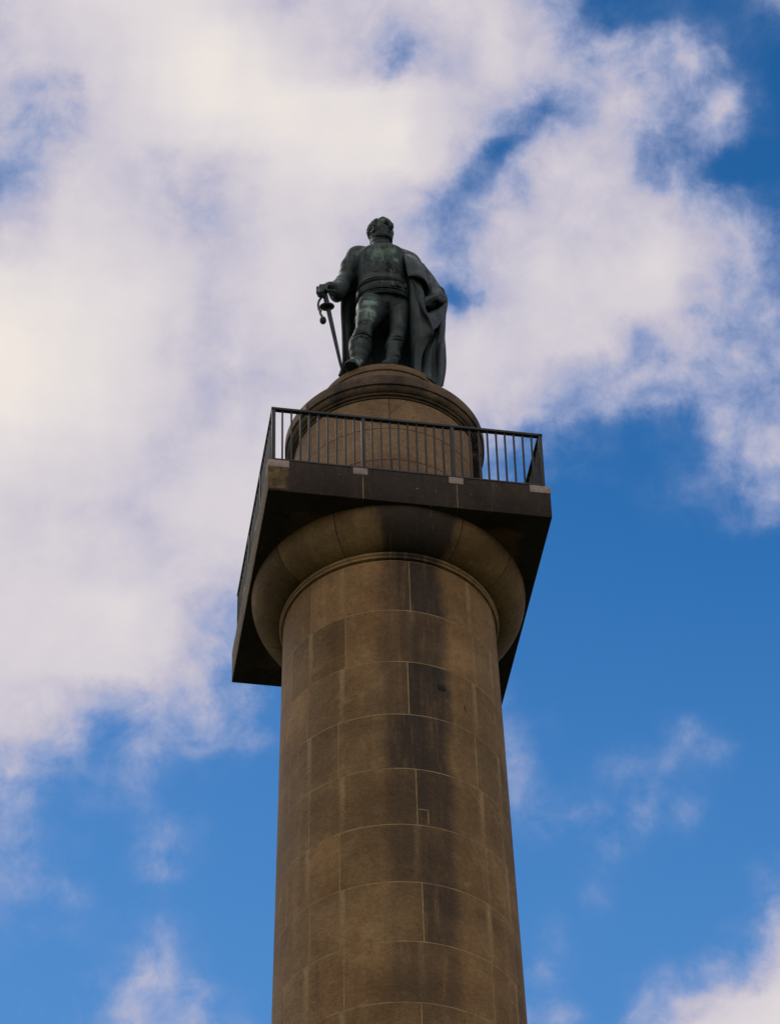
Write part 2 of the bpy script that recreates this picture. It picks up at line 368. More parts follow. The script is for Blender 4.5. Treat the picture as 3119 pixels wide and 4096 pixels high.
P = w.n('ShaderNodeTexCoord').outputs['Object']
w.put(b.inputs['Base Color'], w.ramp(w.noise(P, .6, 8, .7), [(.3, (.035, .05, .014)), (.55, (.065, .085, .025)), (.75, (.10, .11, .045))]))
b.inputs['Roughness'].default_value = .95; bump(w, b, w.noise(P, 14, 5, .7), .8, .05)
tag(bm_obj('ground', bm, m), kind='structure')

# ------------------------------------------------------------------ the column
column = tag(empty('memorial_column', (0, 0, HILL)), 'tall round sandstone column with dark square balcony slab and water stained shaft', 'column', kind='thing')
def cobj(name, bm, mat, parent=None, **k):
    o = bm_obj(name, bm, mat, None, **k)
    p = parent or column
    o.parent = p; o.matrix_parent_inverse = Matrix.Translation((0, 0, -HILL))
    return o
def sub(name, bm, mat, parent, **k):
    o = bm_obj(name, bm, mat, parent, **k); return o
R_T, TAPER = 1.50222, .01963
rsh = lambda z: R_T+TAPER*(ZT-z)
# shaft: courses of curved ashlar blocks over a mortar core
EVEN = [-45, 10.5, 65.5, 118, 168, 226, 270]; ODD = [-25, 47.5, 100, 150, 205, 262, 300]
JOINTS = {0: [-45, 11.4, 72, 118, 168, 226, 270], 1: [-23, 49, 100, 150, 205, 262, 298], 2: [-46.8, 8.8, 65.8, 118, 168, 226, 270],
          3: [-26.9, 45.3, 100, 150, 205, 262, 298], 4: [-44.4, 11, 63.5, 118, 168, 226, 270], 5: [-26.3, 47.8, 100, 150, 205, 262, 298],
          6: [-42.9, 12, 67.8, 118, 168, 226, 270], 7: [-24.1, 46.4, 100, 150, 205, 262, 298], 8: [-43, 9.7, 66, 118, 168, 226, 270]}
TONES = {(1, -1): .66, (0, 0): 1.16, (0, 1): 1.0, (1, 0): 1.0, (2, 0): .92, (3, 0): .84, (4, 0): .80, (3, -1): .86, (4, 1): .82, (5, 0): .84, (6, 0): .92}
STAIN = {(0, 0): 1.0, (0, 1): 1.2, (1, 0): .8, (1, 1): .5, (2, 0): .7, (2, 1): 1.1, (3, 0): 1.15, (4, 0): .65, (4, 1): .95, (5, 0): .7, (6, 0): .4, (6, 1): .85, (7, 0): .65, (8, 0): .2, (8, 1): .5}
CH = .9695
bm = bmesh.new(); tl = bm.loops.layers.float_color.new('tone')
ncourse = int((ZT-HILL-1.2)/CH)
def block(zh, zl, a0, a1, tone, rf=rsh, gap=.0045, dep=.03, hue=(1, 1, 1), st=.6):
    """one curved ashlar with softened arrises"""
    n = max(4, int(abs(a1-a0)/3)); rr = rf((zh+zl)/2); ga = math.degrees(gap/rr); sa = math.degrees(.003/rr)
    rows = [(-dep, zl+gap), (-.003, zl+gap), (0, zl+gap+.003)]
    for k in (.25, .5, .75): rows.append((0, zl+(zh-zl)*k))
    rows += [(0, zh-gap-.003), (-.003, zh-gap), (-dep, zh-gap)]
    angs = [a0+ga, a0+ga] + [a0+ga+sa+(a1-a0-2*ga-2*sa)*i/n for i in range(n+1)] + [a1-ga, a1-ga]
    offs = [-dep, -.003] + [0]*(n+1) + [-.003, -dep]
    V = []
    for dr, z in rows:
        r = rf(z); V.append([bm.verts.new(((r+min(dr, o))*math.sin(math.radians(t)), -(r+min(dr, o))*math.cos(math.radians(t)), z)) for t, o in zip(angs, offs)])
    for j in range(len(rows)-1):
        for i in range(len(angs)-1):
            f = bm.faces.new((V[j][i], V[j][i+1], V[j+1][i+1], V[j+1][i]))
            for l in f.loops: l[tl] = (tone*hue[0], tone*hue[1], tone*hue[2], st)
rng = random.Random(5)
for c in range(ncourse):
    js = JOINTS.get(c, EVEN if c % 2 == 0 else ODD)
    if c > 8: js = [a+rng.uniform(-2, 2) for a in js]
    zh, zl = ZT-c*CH, ZT-(c+1)*CH
    for k in range(len(js)):
        a0 = js[k]; a1 = js[(k+1) % len(js)]+(360 if k == len(js)-1 else 0)
        t = TONES.get((c, k if k < len(js)-1 else -1), rng.uniform(.82, 1.08))
        hu = rng.uniform(-.05, .05)
        block(zh, zl, a0, a1, t, hue=(1+hu, 1, 1-hu*1.3), st=STAIN.get((c, k if k < len(js)-1 else -1), rng.uniform(.35, .8)))
bmesh.ops.remove_doubles(bm, verts=bm.verts, dist=.0002)
shaft = cobj('shaft', bm, M_SHAFT, angle=28)
bm = bmesh.new(); lathe(bm, [(rsh(ZT)-.0012, ZT-.001), (rsh(ZT-ncourse*CH)-.0012, ZT-ncourse*CH)], 180)
sub('mortar_joint', bm, M_MORTAR, shaft)
# a put-log hole with its black stain and a pieced-in repair
bm = bmesh.new()
def on_shaft(a, dz, out=0.0):
    z = ZT+dz; r = rsh(z)+out; t = math.radians(a); return Vector((r*math.sin(t), -r*math.cos(t), z))
def facing(a): return Matrix.Rotation(math.radians(a), 3, 'Z')
m_hole, w, b = principled('hole_black'); b.inputs['Base Color'].default_value = (.006, .006, .006, 1); b.inputs['Roughness'].default_value = 1
r = bmesh.ops.create_icosphere(bm, subdivisions=3, radius=1)
for v in r['verts']:
    n = 1+.25*math.sin(5*v.co.x+2)*math.cos(4*v.co.z); v.co = Vector((v.co.x*.062*n, v.co.y*.012, v.co.z*.058*n))
bmesh.ops.rotate(bm, cent=(0, 0, 0), matrix=facing(26), verts=r['verts']); bmesh.ops.translate(bm, vec=on_shaft(26, -2.31), verts=r['verts'])
sub('weep_hole', bm, m_hole, shaft)
# pieced repair beside a joint: thin mortar lines
bm = bmesh.new()
def line_on(bm, a0, z0, a1, z1, wd=.012):
    n = 6
    for i in range(n):
        p = on_shaft(a0+(a1-a0)*i/n, z0+(z1-z0)*i/n, .001); q = on_shaft(a0+(a1-a0)*(i+1)/n, z0+(z1-z0)*(i+1)/n, .001)
        d = q-p; rot = Matrix.Rotation(math.radians((a0+a1)/2), 3, 'Z')
        s = (d.length*1.02, .004, wd) if abs(a1-a0) > .01 else (wd, .004, d.length*1.02)
        add_box(bm, (p+q)/2, s, rot)
line_on(bm, 11.2, -4.575, 16.2, -4.575); line_on(bm, 16.2, -4.575, 16.2, -4.82)
sub('repair_joint', bm, M_MORTAR, shaft, smooth=False)
# necking ring
def arc(r0, z0, rad, a0, a1, n=8, rz=None):
    return [(r0+rad*math.cos(math.radians(a0+(a1-a0)*i/n)), z0+(rz or rad)*math.sin(math.radians(a0+(a1-a0)*i/n))) for i in range(n+1)]
bm = bmesh.new(); tl = bm.loops.layers.float_color.new('tone')
prof = [(1.42, ZT+.016), (1.505, ZT+.016), (1.508, ZT+.022)] + [(1.532, ZT+.024), (1.534, ZT+.06)] + arc(1.520, ZT+.098, .036, -70, 80, 8) + [(1.50, ZT+.14), (1.42, ZT+.14)]
lathe(bm, prof, 200)
for f in bm.faces:
    for l in f.loops: l[tl] = (1.1, 1.1, 1.05, 1)
cobj('necking_ring', bm, M_CAP, angle=40)
# echinus: big cushion moulding cut into stones
bm = bmesh.new(); tl = bm.loops.layers.float_color.new('tone')
ZE = ZT+.14
ej = [-52, -22, 33, 62, 100, 150, 200, 255]
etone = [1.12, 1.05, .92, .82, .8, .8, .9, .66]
def ech(k): # quarter-round
    t = math.radians(k*90); return (1.50+.455*math.sin(t)**.9 if k > 0 else 1.50, ZE+(ZB-ZE)*(1-math.cos(t))**.85)
for k in range(len(ej)):
    a0 = ej[k]; a1 = ej[(k+1) % len(ej)]+(360 if k == len(ej)-1 else 0); g = .22
    n0 = len(bm.faces)
    prof = [(1.40, ZE+.004)] + [ech(i/14) for i in range(15)] + [(1.90, ZB-.001)]
    lathe(bm, prof, max(6, int((a1-a0)/2)), a0+g, a1-g, caps=True)
    bm.faces.ensure_lookup_table()
    for f in bm.faces[n0:]:
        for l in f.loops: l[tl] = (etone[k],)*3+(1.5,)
ech_o = cobj('echinus', bm, M_CAP, angle=60)
bm = bmesh.new(); lathe(bm, [(r-.014, z+.004) for r, z in (ech(i/14) for i in range(15))][:-1], 120); sub('dark_joint', bm, M_JOINT, ech_o)
# abacus slab: three stones along each side
RPHI = Matrix.Rotation(PHI, 3, 'Z')
def rot_obj(o): return o
bm = bmesh.new()
xs = [-2.0, -.665, .665, 2.0]; g = .004
for i in range(3):
    for j in range(3):
        x0, x1, y0, y1 = xs[i]+(g if i else 0), xs[i+1]-(g if i < 2 else 0), xs[j]+(g if j else 0), xs[j+1]-(g if j < 2 else 0)
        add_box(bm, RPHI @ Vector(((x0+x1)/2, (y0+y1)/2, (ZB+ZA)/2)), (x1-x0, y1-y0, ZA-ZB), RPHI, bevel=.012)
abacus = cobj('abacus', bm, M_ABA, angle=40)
bm = bmesh.new(); add_box(bm, (0, 0, (ZB+ZA)/2), (3.985, 3.985, ZA-ZB-.03), RPHI)
sub('mortar_joint', bm, M_MORTAR, abacus, smooth=False)
# pale repair stones let in under the railing posts
def patch(cx, cy2, sx, sy2, h):
    bm = bmesh.new(); add_box(bm, RPHI @ Vector((cx, cy2, ZA-h/2+.003)), (sx, sy2, h), RPHI, bevel=.006)
    sub('repair_patch', bm, M_PATCH, abacus, angle=40)
for sx in (-1, 1):
    for sy2 in (-1, 1):
        patch(sx*(2.004-.15), sy2*(2.004-.15), .30, .30, .135)
for q in (-.70, .655):
    for s in (-1, 1):
        patch(q, s*(2.004-.07), .205, .14, .125); patch(s*(2.004-.07), q, .14, .205, .125)
# the lichen-bright corner of the slab
m_lich = stone('lichen_stone', ((.07, .055, .03), (.11, .085, .045), (.16, .12, .06)), grain=.9)
# drum on the slab, three courses
bm = bmesh.new(); tl = bm.loops.layers.float_color.new('tone')
RD = 1.3485; rfd = lambda z: RD
zs = [ZB+2.805, ZB+2.18, ZB+1.5315, ZA]
dj = [[3.5, 75, 140, 200, 262, 308], [-38, 38.5, 92, 150, 215, 275], [4.5, 66, 120, 180, 240, 305]]
for c in range(3):
    for k in range(len(dj[c])):
        a0 = dj[c][k]; a1 = dj[c][(k+1) % len(dj[c])]+(360 if k == len(dj[c])-1 else 0)
        block(zs[c], zs[c+1], a0, a1, rng.uniform(.9, 1.08), rfd, gap=.004)
bmesh.ops.remove_doubles(bm, verts=bm.verts, dist=.0002)
drum = cobj('drum', bm, M_DRUM, angle=28)
bm = bmesh.new(); lathe(bm, [(RD-.012, ZA), (RD-.012, ZB+2.805)], 140); sub('dark_joint', bm, M_JOINT, drum)
# spalled corner beside the top joint of the drum
bm = bmesh.new()
def on_drum(a, z, o=0.0): return Vector(((RD+o)*math.sin(math.radians(a)), -(RD+o)*math.cos(math.radians(a)), z))
tri = [(4.2, -.31), (5.6, -.285), (8.5, -.19), (13.2, -.075), (11.0, -.085), (8.0, -.15), (5.6, -.22), (4.3, -.24)]
fr = [bm.verts.new(on_drum(a, ZB+2.805+d, .004)) for a, d in tri]; bk = [bm.verts.new(on_drum(a, ZB+2.805+d, -.02)) for a, d in tri]
bm.faces.new(fr); bm.faces.new(bk[::-1])
for i in range(len(tri)): bm.faces.new((fr[i], bk[i], bk[(i+1) % len(tri)], fr[(i+1) % len(tri)]))
bmesh.ops.recalc_face_normals(bm, faces=bm.faces)
sub('spalled_edge', bm, stone('spalled_stone', ((.09, .05, .03), (.16, .085, .045), (.24, .13, .065))), drum, smooth=False)
# stone jamb of the stair door at the right of the drum
bm = bmesh.new()
for zc, hh, o in ((ZA+1.02, 2.04, 0), (ZA+2.17, .25, .012)):
    t = math.radians(76); add_box(bm, Vector(((RD+.02)*math.sin(t), -(RD+.02)*math.cos(t), zc)), (.17+o, .16+o, hh), facing(76), bevel=.008)
add_box(bm, Vector(((RD+.02)*math.sin(math.radians(110)), -(RD+.02)*math.cos(math.radians(110)), ZA+1.15)), (.17, .16, 2.29), facing(110), bevel=.008)
sub('door_jamb', bm, M_DRUM, drum, angle=40)
bm = bmesh.new(); t = math.radians(93); add_box(bm, Vector(((RD-.03)*math.sin(t), -(RD-.03)*math.cos(t), ZA+1.0)), (.66, .1, 2.0), facing(93))
sub('door', bm, M_IRON, drum, smooth=False)
# cornice of the drum
bm = bmesh.new()
prof = [(1.30, ZB+2.807), (1.362, ZB+2.807), (1.366, ZB+2.812), (1.366, ZB+2.838), (1.385, ZB+2.842)] + arc(1.385, ZB+2.862, .02, -90, 60, 5)
prof += [(1.386, ZB+2.885)] + [(1.386+.068*math.sin(math.radians(k)), ZB+2.885+.088*(1-math.cos(math.radians(k)))) for k in (15, 30, 45, 60, 75, 90)]
prof += [(1.456, ZB+2.985), (1.476, ZB+2.987), (1.482, ZB+2.994), (1.484, ZB+3.16), (1.474, ZB+3.178), (1.30, ZB+3.24), (.9, ZB+3.30)]
lathe(bm, prof, 220)
cornice = cobj('cornice', bm, M_CORN, angle=32)
bm = bmesh.new()
lathe(bm, [(1.45, ZB+3.02), (1.492, ZB+3.02), (1.492, ZB+3.15), (1.45, ZB+3.15)], 6, -53, -49.3)
sub('repair_patch', bm, M_PATCH, cornice, angle=40)
# statue plinth: two stacked discs
bm = bmesh.new()
prof = [(.9, ZB+3.26), (.972, ZB+3.3)] + [(.964, ZB+3.5), (.955, ZB+3.832), (.94, ZB+3.838), (.94, ZB+3.846), (.966, ZB+3.850), (.970, ZB+3.862), (.966, ZB+3.965), (.955, ZB+3.98), (.93, ZB+3.985), (.5, ZB+3.995), (.02, ZB+3.997)]
lathe(bm, prof, 220)
cobj('statue_plinth', bm, M_TOP, angle=32)
# base of the column below the frame
bm = bmesh.new()
zb0 = ZT-ncourse*CH; rb = rsh(zb0)
lathe(bm, [(rb-.02, zb0+.02), (rb+.04, zb0)] + arc(rb+.08, zb0-.15, .15, 80, -80, 8) + [(rb+.3, zb0-.34), (rb+.34, zb0-.36), (rb+.34, zb0-.6), (rb-.2, zb0-.62)], 160)
for k, (s, h) in enumerate(((2*rb+1.0, .5), (2*rb+1.8, .35), (2*rb+2.6, .35))):
    zt_ = zb0-.61-sum((.5, .35, .35)[:k]); add_box(bm, (0, 0, zt_-h/2), (s, s, h), RPHI, bevel=.02)
cobj('base', bm, M_SHAFT, angle=35)

# ------------------------------------------------------------------ balcony railing
rail = tag(empty('balcony_railing', (0, 0, ZA)), 'black iron balcony railing of square bars round the edge of the dark slab', 'railing', kind='thing')
def robj(name, bm, **k): return bm_obj(name, bm, M_IRON, rail, **k)
RS = 1.918; TOPZ = 1.128
SIDES = [Matrix.Rotation(PHI+math.radians(90*k), 3, 'Z') for k in range(4)]
PX = [-1.918, -.640, .640]
rng = random.Random(3)
bar_me = None
for s, Rm in enumerate(SIDES):
    bm = bmesh.new(); add_box(bm, Rm @ Vector((0, -RS, TOPZ-.021)), (2*RS+.066, .066, .042), Rm, bevel=.006); robj('handrail', bm, angle=40)
    bm = bmesh.new()
    for i in range(3):
        x0 = PX[i]+.0275; x1 = (PX[i+1] if i < 2 else RS)-.0275
        add_box(bm, Rm @ Vector(((x0+x1)/2, -RS, .085)), (x1-x0, .045, .028), Rm, bevel=.004)
    robj('bottom_rail', bm, angle=40)
    for i in range(3):
        bm = bmesh.new(); add_box(bm, Rm @ Vector((PX[i], -RS, (TOPZ-.042)/2)), (.054, .054, TOPZ-.042), Rm, bevel=.004); robj('post', bm, angle=40)
    far = bmesh.new() if s == 2 else None
    for i in range(3):
        x0 = PX[i]; x1 = PX[i+1] if i < 2 else RS
        for k in range(9):
            xb = x0+(x1-x0)*(k+1)/10+rng.uniform(-.003, .003)
            bm = far if far is not None else bmesh.new()
            tilt = Matrix.Rotation(rng.uniform(-.004, .004), 3, 'X')
            add_box(bm, Rm @ Vector((xb, -RS, (.099+TOPZ-.042)/2)), (.026, .026, TOPZ-.042-.099), Rm @ tilt, bevel=.003)
            if far is None: robj('baluster', bm, angle=40)
    if far is not None: robj('baluster', far, angle=40)['kind'] = 'stuff'

# ------------------------------------------------------------------ the bronze statue
import openvdb
ZP = ZB+3.98                                  # top of the plinth
statue = tag(empty('bronze_statue', (0, 0, ZP)), 'dark green bronze statue of a cloaked officer leaning on his sword atop the column', 'statue')
def V(zx, zy, Y):
    """point at chosen depth Y on the sight line through enlarged image pixel (zx, zy), in metres from the plinth's centre"""
    px = 1200+zx/2.5846; py = 820+zy/2.5846  # pixel of the enlarged crop to full image pixel
    d = FWD + RGT*((px-1559.5)/14534.229) - UPV*((py-2048)/14534.229)
    t = (Y-CAM.y)/d.y; p = CAM+d*t
    return np.array((p.x, p.y, p.z-ZP))
def sight(zx, zy):
    a = V(zx, zy, -2.0); q = V(zx, zy, 1.0); d = q-a; return a, d/np.linalg.norm(d)

def crv(P_, m):
    """Catmull-Rom through points, m samples"""
    P_ = np.asarray(P_, float); n = len(P_)
    if n == 1: return np.repeat(P_, m, 0)
    E = np.vstack((2*P_[0]-P_[1], P_, 2*P_[-1]-P_[-2])); t = np.linspace(0, n-1-1e-9, m); i = t.astype(int); u_ = (t-i)[:, None]
    a_, b_, c_, d_ = E[i], E[i+1], E[i+2], E[i+3]
    return .5*(2*b_+(c_-a_)*u_+(2*a_-5*b_+4*c_-d_)*u_**2+(3*b_-a_-3*c_+d_)*u_**3)

class Sculpt:
    """signed-distance clay on a grid"""
    def __init__(s, lo, hi, h):
        s.lo = np.array(lo, float); s.h = h
        s.n = np.ceil((np.array(hi)-s.lo)/h).astype(int)+1
        s.D = np.full(s.n, .2, np.float32)
    def box(s, lo, hi):
        i0 = np.clip(np.floor((np.array(lo)-s.lo)/s.h).astype(int), 0, s.n); i1 = np.clip(np.ceil((np.array(hi)-s.lo)/s.h).astype(int)+1, 0, s.n)
        sl = tuple(slice(a, b) for a, b in zip(i0, i1))
        ax = [(s.lo[k]+s.h*np.arange(i0[k], i1[k])).astype(np.float32) for k in range(3)]
        return sl, ax[0][:, None, None], ax[1][None, :, None], ax[2][None, None, :]
    def apply(s, sl, d, k, mode):
        D = s.D[sl]
        if D.size == 0: return
        if mode == 'add':
            if k: h = np.maximum(k-np.abs(D-d), 0)/k; s.D[sl] = np.minimum(D, d)-h*h*k*.25
            else: s.D[sl] = np.minimum(D, d)
        else:
            d = -d
            if k: h = np.maximum(k-np.abs(D-d), 0)/k; s.D[sl] = np.maximum(D, d)+h*h*k*.25
            else: s.D[sl] = np.maximum(D, d)
    def cap(s, a, b, r0, r1=None, k=.03, mode='add'):
        a = np.asarray(a, float); b = np.asarray(b, float); r1 = r0 if r1 is None else r1
        R = max(r0, r1)+k+.03
        sl, x, y, z = s.box(np.minimum(a, b)-R, np.maximum(a, b)+R)
        ab = b-a; L = max(ab@ab, 1e-9)
        t = np.clip(((x-a[0])*ab[0]+(y-a[1])*ab[1]+(z-a[2])*ab[2])/L, 0, 1)
        d = np.sqrt((x-a[0]-t*ab[0])**2+(y-a[1]-t*ab[1])**2+(z-a[2]-t*ab[2])**2)-(r0+(r1-r0)*t)
        s.apply(sl, d, k, mode)
    def chain(s, pts, rs, k=.03, mode='add'):
        for i in range(len(pts)-1): s.cap(pts[i], pts[i+1], rs[i], rs[i+1], k, mode)
    def ell(s, c, r, M=None, k=.03, mode='add'):
        c = np.asarray(c, float); r = np.asarray(r, float); M = np.eye(3) if M is None else np.asarray(M, float)   # rows of M = axes
        e = np.sqrt(((M*r[:, None])**2).sum(0))+k+.03
        sl, x, y, z = s.box(c-e, c+e)
        P = [(x-c[0])*M[i, 0]+(y-c[1])*M[i, 1]+(z-c[2])*M[i, 2] for i in range(3)]
        k0 = np.sqrt(sum((P[i]/r[i])**2 for i in range(3))); k1 = np.sqrt(sum((P[i]/r[i]**2)**2 for i in range(3)))
        s.apply(sl, k0*(k0-1)/np.maximum(k1, 1e-6), k, mode)
    def tower(s, rows, k=.03, n=2.3):
        """stack of superellipses: rows of (z, cx, cy, a, b)"""
        R = np.array(sorted(rows), float); m = R[:, 3:5].max()+.1
        sl, x, y, z = s.box((R[:, 1].min()-m, R[:, 2].min()-m, R[0, 0]-.08), (R[:, 1].max()+m, R[:, 2].max()+m, R[-1, 0]+.08))
        zz = np.clip(z.ravel(), R[0, 0], R[-1, 0]); I = [np.asarray(smooth_interp(zz, R[:, 0], R[:, q]), np.float32)[None, None, :] for q in range(1, 5)]
        q = (np.abs((x-I[0])/I[2])**n+np.abs((y-I[1])/I[3])**n)**(1/n)
        d = (q-1)*np.minimum(I[2], I[3])
        dz = np.maximum(R[0, 0]-z, z-R[-1, 0]); d = np.maximum(d, dz)
        s.apply(sl, d, k, 'add')
    def displace(s, f, lo, hi):
        sl, x, y, z = s.box(lo, hi); s.D[sl] = s.D[sl]+f(x, y, z)
    def sample(s, p):
        q = (np.asarray(p)-s.lo)/s.h; i = np.clip(np.floor(q).astype(int), 0, s.n-2); t = q-i
        out = 0
        for a in (0, 1):
            for b_ in (0, 1):
                for c in (0, 1):
                    wgt = (t[0] if a else 1-t[0])*(t[1] if b_ else 1-t[1])*(t[2] if c else 1-t[2]); out += wgt*s.D[i[0]+a, i[1]+b_, i[2]+c]
        return out
    def hit(s, zx, zy, Yd=-.6):
        """first point of the clay on a sight line"""
        a, d = sight(zx, zy); t0 = (-1.35-a[1])/d[1]
        for i in range(700):
            p = a+d*(t0+i*.004)
            if p[1] > .35: break
            if np.all(p > s.lo) and np.all(p < s.lo+s.h*(s.n-1)) and s.sample(p) < 0: return p
        return V(zx, zy, Yd)
    def mesh(s, name, mat, parent, smooth_it=2, lam=.5):
        g = openvdb.FloatGrid(float(.2)); g.copyFromArray(np.ascontiguousarray(np.clip(s.D, -.05, .05)))
        pts, tris, quads = g.convertToPolygons(isovalue=0.0)[:3] if len(g.convertToPolygons(isovalue=0.0)) == 3 else (*g.convertToPolygons(isovalue=0.0), None)
        if quads is None: quads = tris; tris = np.zeros((0, 3), int)
        P = pts*s.h+s.lo
        me = bpy.data.meshes.new(name); me.from_pydata([tuple(map(float, p)) for p in P], [], [tuple(map(int, q)) for q in quads]+[tuple(map(int, q)) for q in tris])
        bm = bmesh.new(); bm.from_mesh(me)
        for _ in range(smooth_it): bmesh.ops.smooth_vert(bm, verts=bm.verts, factor=lam, use_axis_x=True, use_axis_y=True, use_axis_z=True)
        bmesh.ops.recalc_face_normals(bm, faces=bm.faces)
        bm.to_mesh(me); bm.free()
        for p in me.polygons: p.use_smooth = True
        me.materials.append(mat)
        o = bpy.data.objects.new(name, me); link(o, parent); return o
def smooth_interp(x, X, Yv):
    """monotone-ish cubic through the rows"""
    X = np.asarray(X); Yv = np.asarray(Yv); dX = np.diff(X); sl = np.diff(Yv)/dX
    m = np.concatenate(([sl[0]], (sl[:-1]*dX[1:]+sl[1:]*dX[:-1])/(dX[1:]+dX[:-1]), [sl[-1]]))
    i = np.clip(np.searchsorted(X, x)-1, 0, len(X)-2); t = (x-X[i])/dX[i]
    return (Yv[i]*(2*t**3-3*t**2+1)+Yv[i+1]*(3*t**2-2*t**3)+dX[i]*(m[i]*(t**3-2*t**2+t)+m[i+1]*(t**3-t**2)))

# weathered bronze: near black brown with verdigris where rain has run
def bronze(name, pat=1.0):
    m, w, b = principled(name)
    P = w.n('ShaderNodeTexCoord').outputs['Object']
    base = w.ramp(w.noise(P, 2.6, 6, .62), [(.3, (.004, .009, .010)), (.5, (.008, .019, .021)), (.72, (.017, .039, .041))])
    run = w.noise(w.vm('MULTIPLY', P, (9, 9, 1.1)), 1.0, 5, .6)
    base = w.mix(w.smooth(run, .52, .70, 0, .6), base, (.045, .078, .074))
    base = w.mix(w.smooth(run, .45, .25, 0, .5), base, (.007, .008, .010))
    at = w.n('ShaderNodeAttribute', attribute_name='patina').outputs['Fac']
    n = w.noise(P, 9, 6, .7); n2 = w.noise(w.vm('MULTIPLY', P, (26, 26, 5)), 1.0, 5, .65)
    f = w.m('MULTIPLY', at, w.smooth(w.m('ADD', w.m('ADD', w.m('MULTIPLY', n, .6), w.m('MULTIPLY', n2, .5)), w.m('MULTIPLY', at, .16)), .52, .70))
    c = w.mix(w.m('MULTIPLY', f, pat), base, (.155, .26, .23))
    c = w.mix(w.smooth(w.noise(P, 38, 3, .7), .60, .8, 0, .3), c, (.016, .018, .018))
    w.put(b.inputs['Base Color'], c); b.inputs['Metallic'].default_value = 0.0
    w.put(b.inputs['Roughness'], w.smooth(w.noise(P, 6, 4, .6), .3, .7, .45, .68))
    b.inputs['Specular IOR Level'].default_value = .28
    bump(w, b, w.m('ADD', w.noise(P, 55, 3, .7), w.m('MULTIPLY', w.noise(P, 12, 4, .6), 1.4)), .4, .012)
    return m
M_BRONZE = bronze('weathered_bronze'); M_BRONZE_D = bronze('dark_bronze', .5)

def paint_patina(o, spots):
    me = o.data; n = len(me.vertices); co = np.empty(n*3); me.vertices.foreach_get('co', co); co = co.reshape(-1, 3)
    a = np.zeros(n)
    for p, r, s_ in spots: a = np.maximum(a, s_*np.exp(-((co-np.asarray(p))**2).sum(1)/(2*r*r)))
    nz = np.empty(n*3); me.vertices.foreach_get('normal', nz); nz = nz.reshape(-1, 3)[:, 2]
    a = np.maximum(a, .45*np.clip((nz-.25)/.6, 0, 1))
    at = me.attributes.new('patina', 'FLOAT', 'POINT'); at.data.foreach_set('value', np.clip(a, 0, 1).astype(np.float32))

YC = -.58
# ---- torso rows (left and right contour in enlarged image pixels, depth radius)
TR = []
for (x0, y0), (x1, y1), bdep, yc in (((612, 985), (1138, 985), .26, -.56), ((606, 930), (1136, 930), .275, -.57), ((602, 860), (1128, 860), .265, -.58), ((600, 800), (1116, 800), .275, -.58),
                                     ((592, 720), (1112, 720), .30, -.59), ((586, 640), (1106, 640), .33, -.60), ((598, 560), (1095, 560), .325, -.60), ((610, 545), (1080, 555), .31, -.59), ((624, 520), (1055, 530), .26, -.59), ((640, 503), (1020, 512), .19, -.58)):
    L = V(x0, y0, yc); R_ = V(x1, y1, yc); TR.append(((L[2]+R_[2])/2, (L[0]+R_[0])/2, yc, (R_[0]-L[0])/2, bdep))
TR.sort(); TA = np.array(TR)
def torso_at(z): return [float(smooth_interp(np.array([z]), TA[:, 0], TA[:, q])[0]) for q in range(1, 5)]
def torso_pt(th, z, out=0.0, n=2.3):
    """th = 0 faces the viewer, positive to the viewer's right"""
    cx, cy_, a, b_ = torso_at(z); s_, c_ = math.sin(th), math.cos(th)
    q = (abs(s_/(a+out))**n+abs(c_/(b_+out))**n)**(-1/n)
    return np.array((cx+q*s_, cy_-q*c_, z))

B = Sculpt((-1.12, -1.22, -.10), (.75, .02, 3.92), .0082)
B.tower(TR, 0)
# pelvis and thighs
hipR, hipL = np.array((-.12, -.56, 1.86)), np.array((.27, -.54, 1.88))
B.ell((.07, -.56, 1.90), (.39, .27, .24), k=.04)
kneeR = V(672, 1255, -.83); kneeL = V(1012, 1300, -.71)
B.chain([hipR, V(738, 1110, -.70), V(690, 1200, -.80), kneeR], [.225, .205, .165, .128], k=.06)
B.ell(V(725, 1090, -.72), (.20, .19, .26), k=.08)
B.chain([hipL, V(1030, 1130, -.60), kneeL], [.20, .175, .125], k=.06)
# fly and groin folds
B.cap(V(1090, 950, -.86), V(950, 1035, -.78), .012, .02, k=.03, mode='sub')
B.cap(V(900, 1000, -.84), V(800, 985, -.90), .015, .006, k=.03, mode='sub')
B.cap(V(960, 1060, -.74), V(1090, 985, -.78), .012, .008, k=.03, mode='sub')
B.ell(V(900, 975, -.72), (.10, .07, .11), k=.10)
# lower right leg in a high boot
ankR = V(606, 1610, -.72)
B.chain([kneeR, V(650, 1345, -.84)], [.128, .130], k=.04)
B.ell(kneeR+np.array((0, -.05, .02)), (.10, .09, .13), k=.07)
B.chain([V(648, 1345, -.82), V(622, 1440, -.76), V(618, 1500, -.74), V(610, 1570, -.74), ankR], [.142, .165, .162, .135, .115], k=.025)
B.ell(V(622, 1485, -.70), (.155, .15, .25), k=.05)
for i, (dz, rr) in enumerate(((0, .150),)):     # boot edge, highest behind the knee
    pass
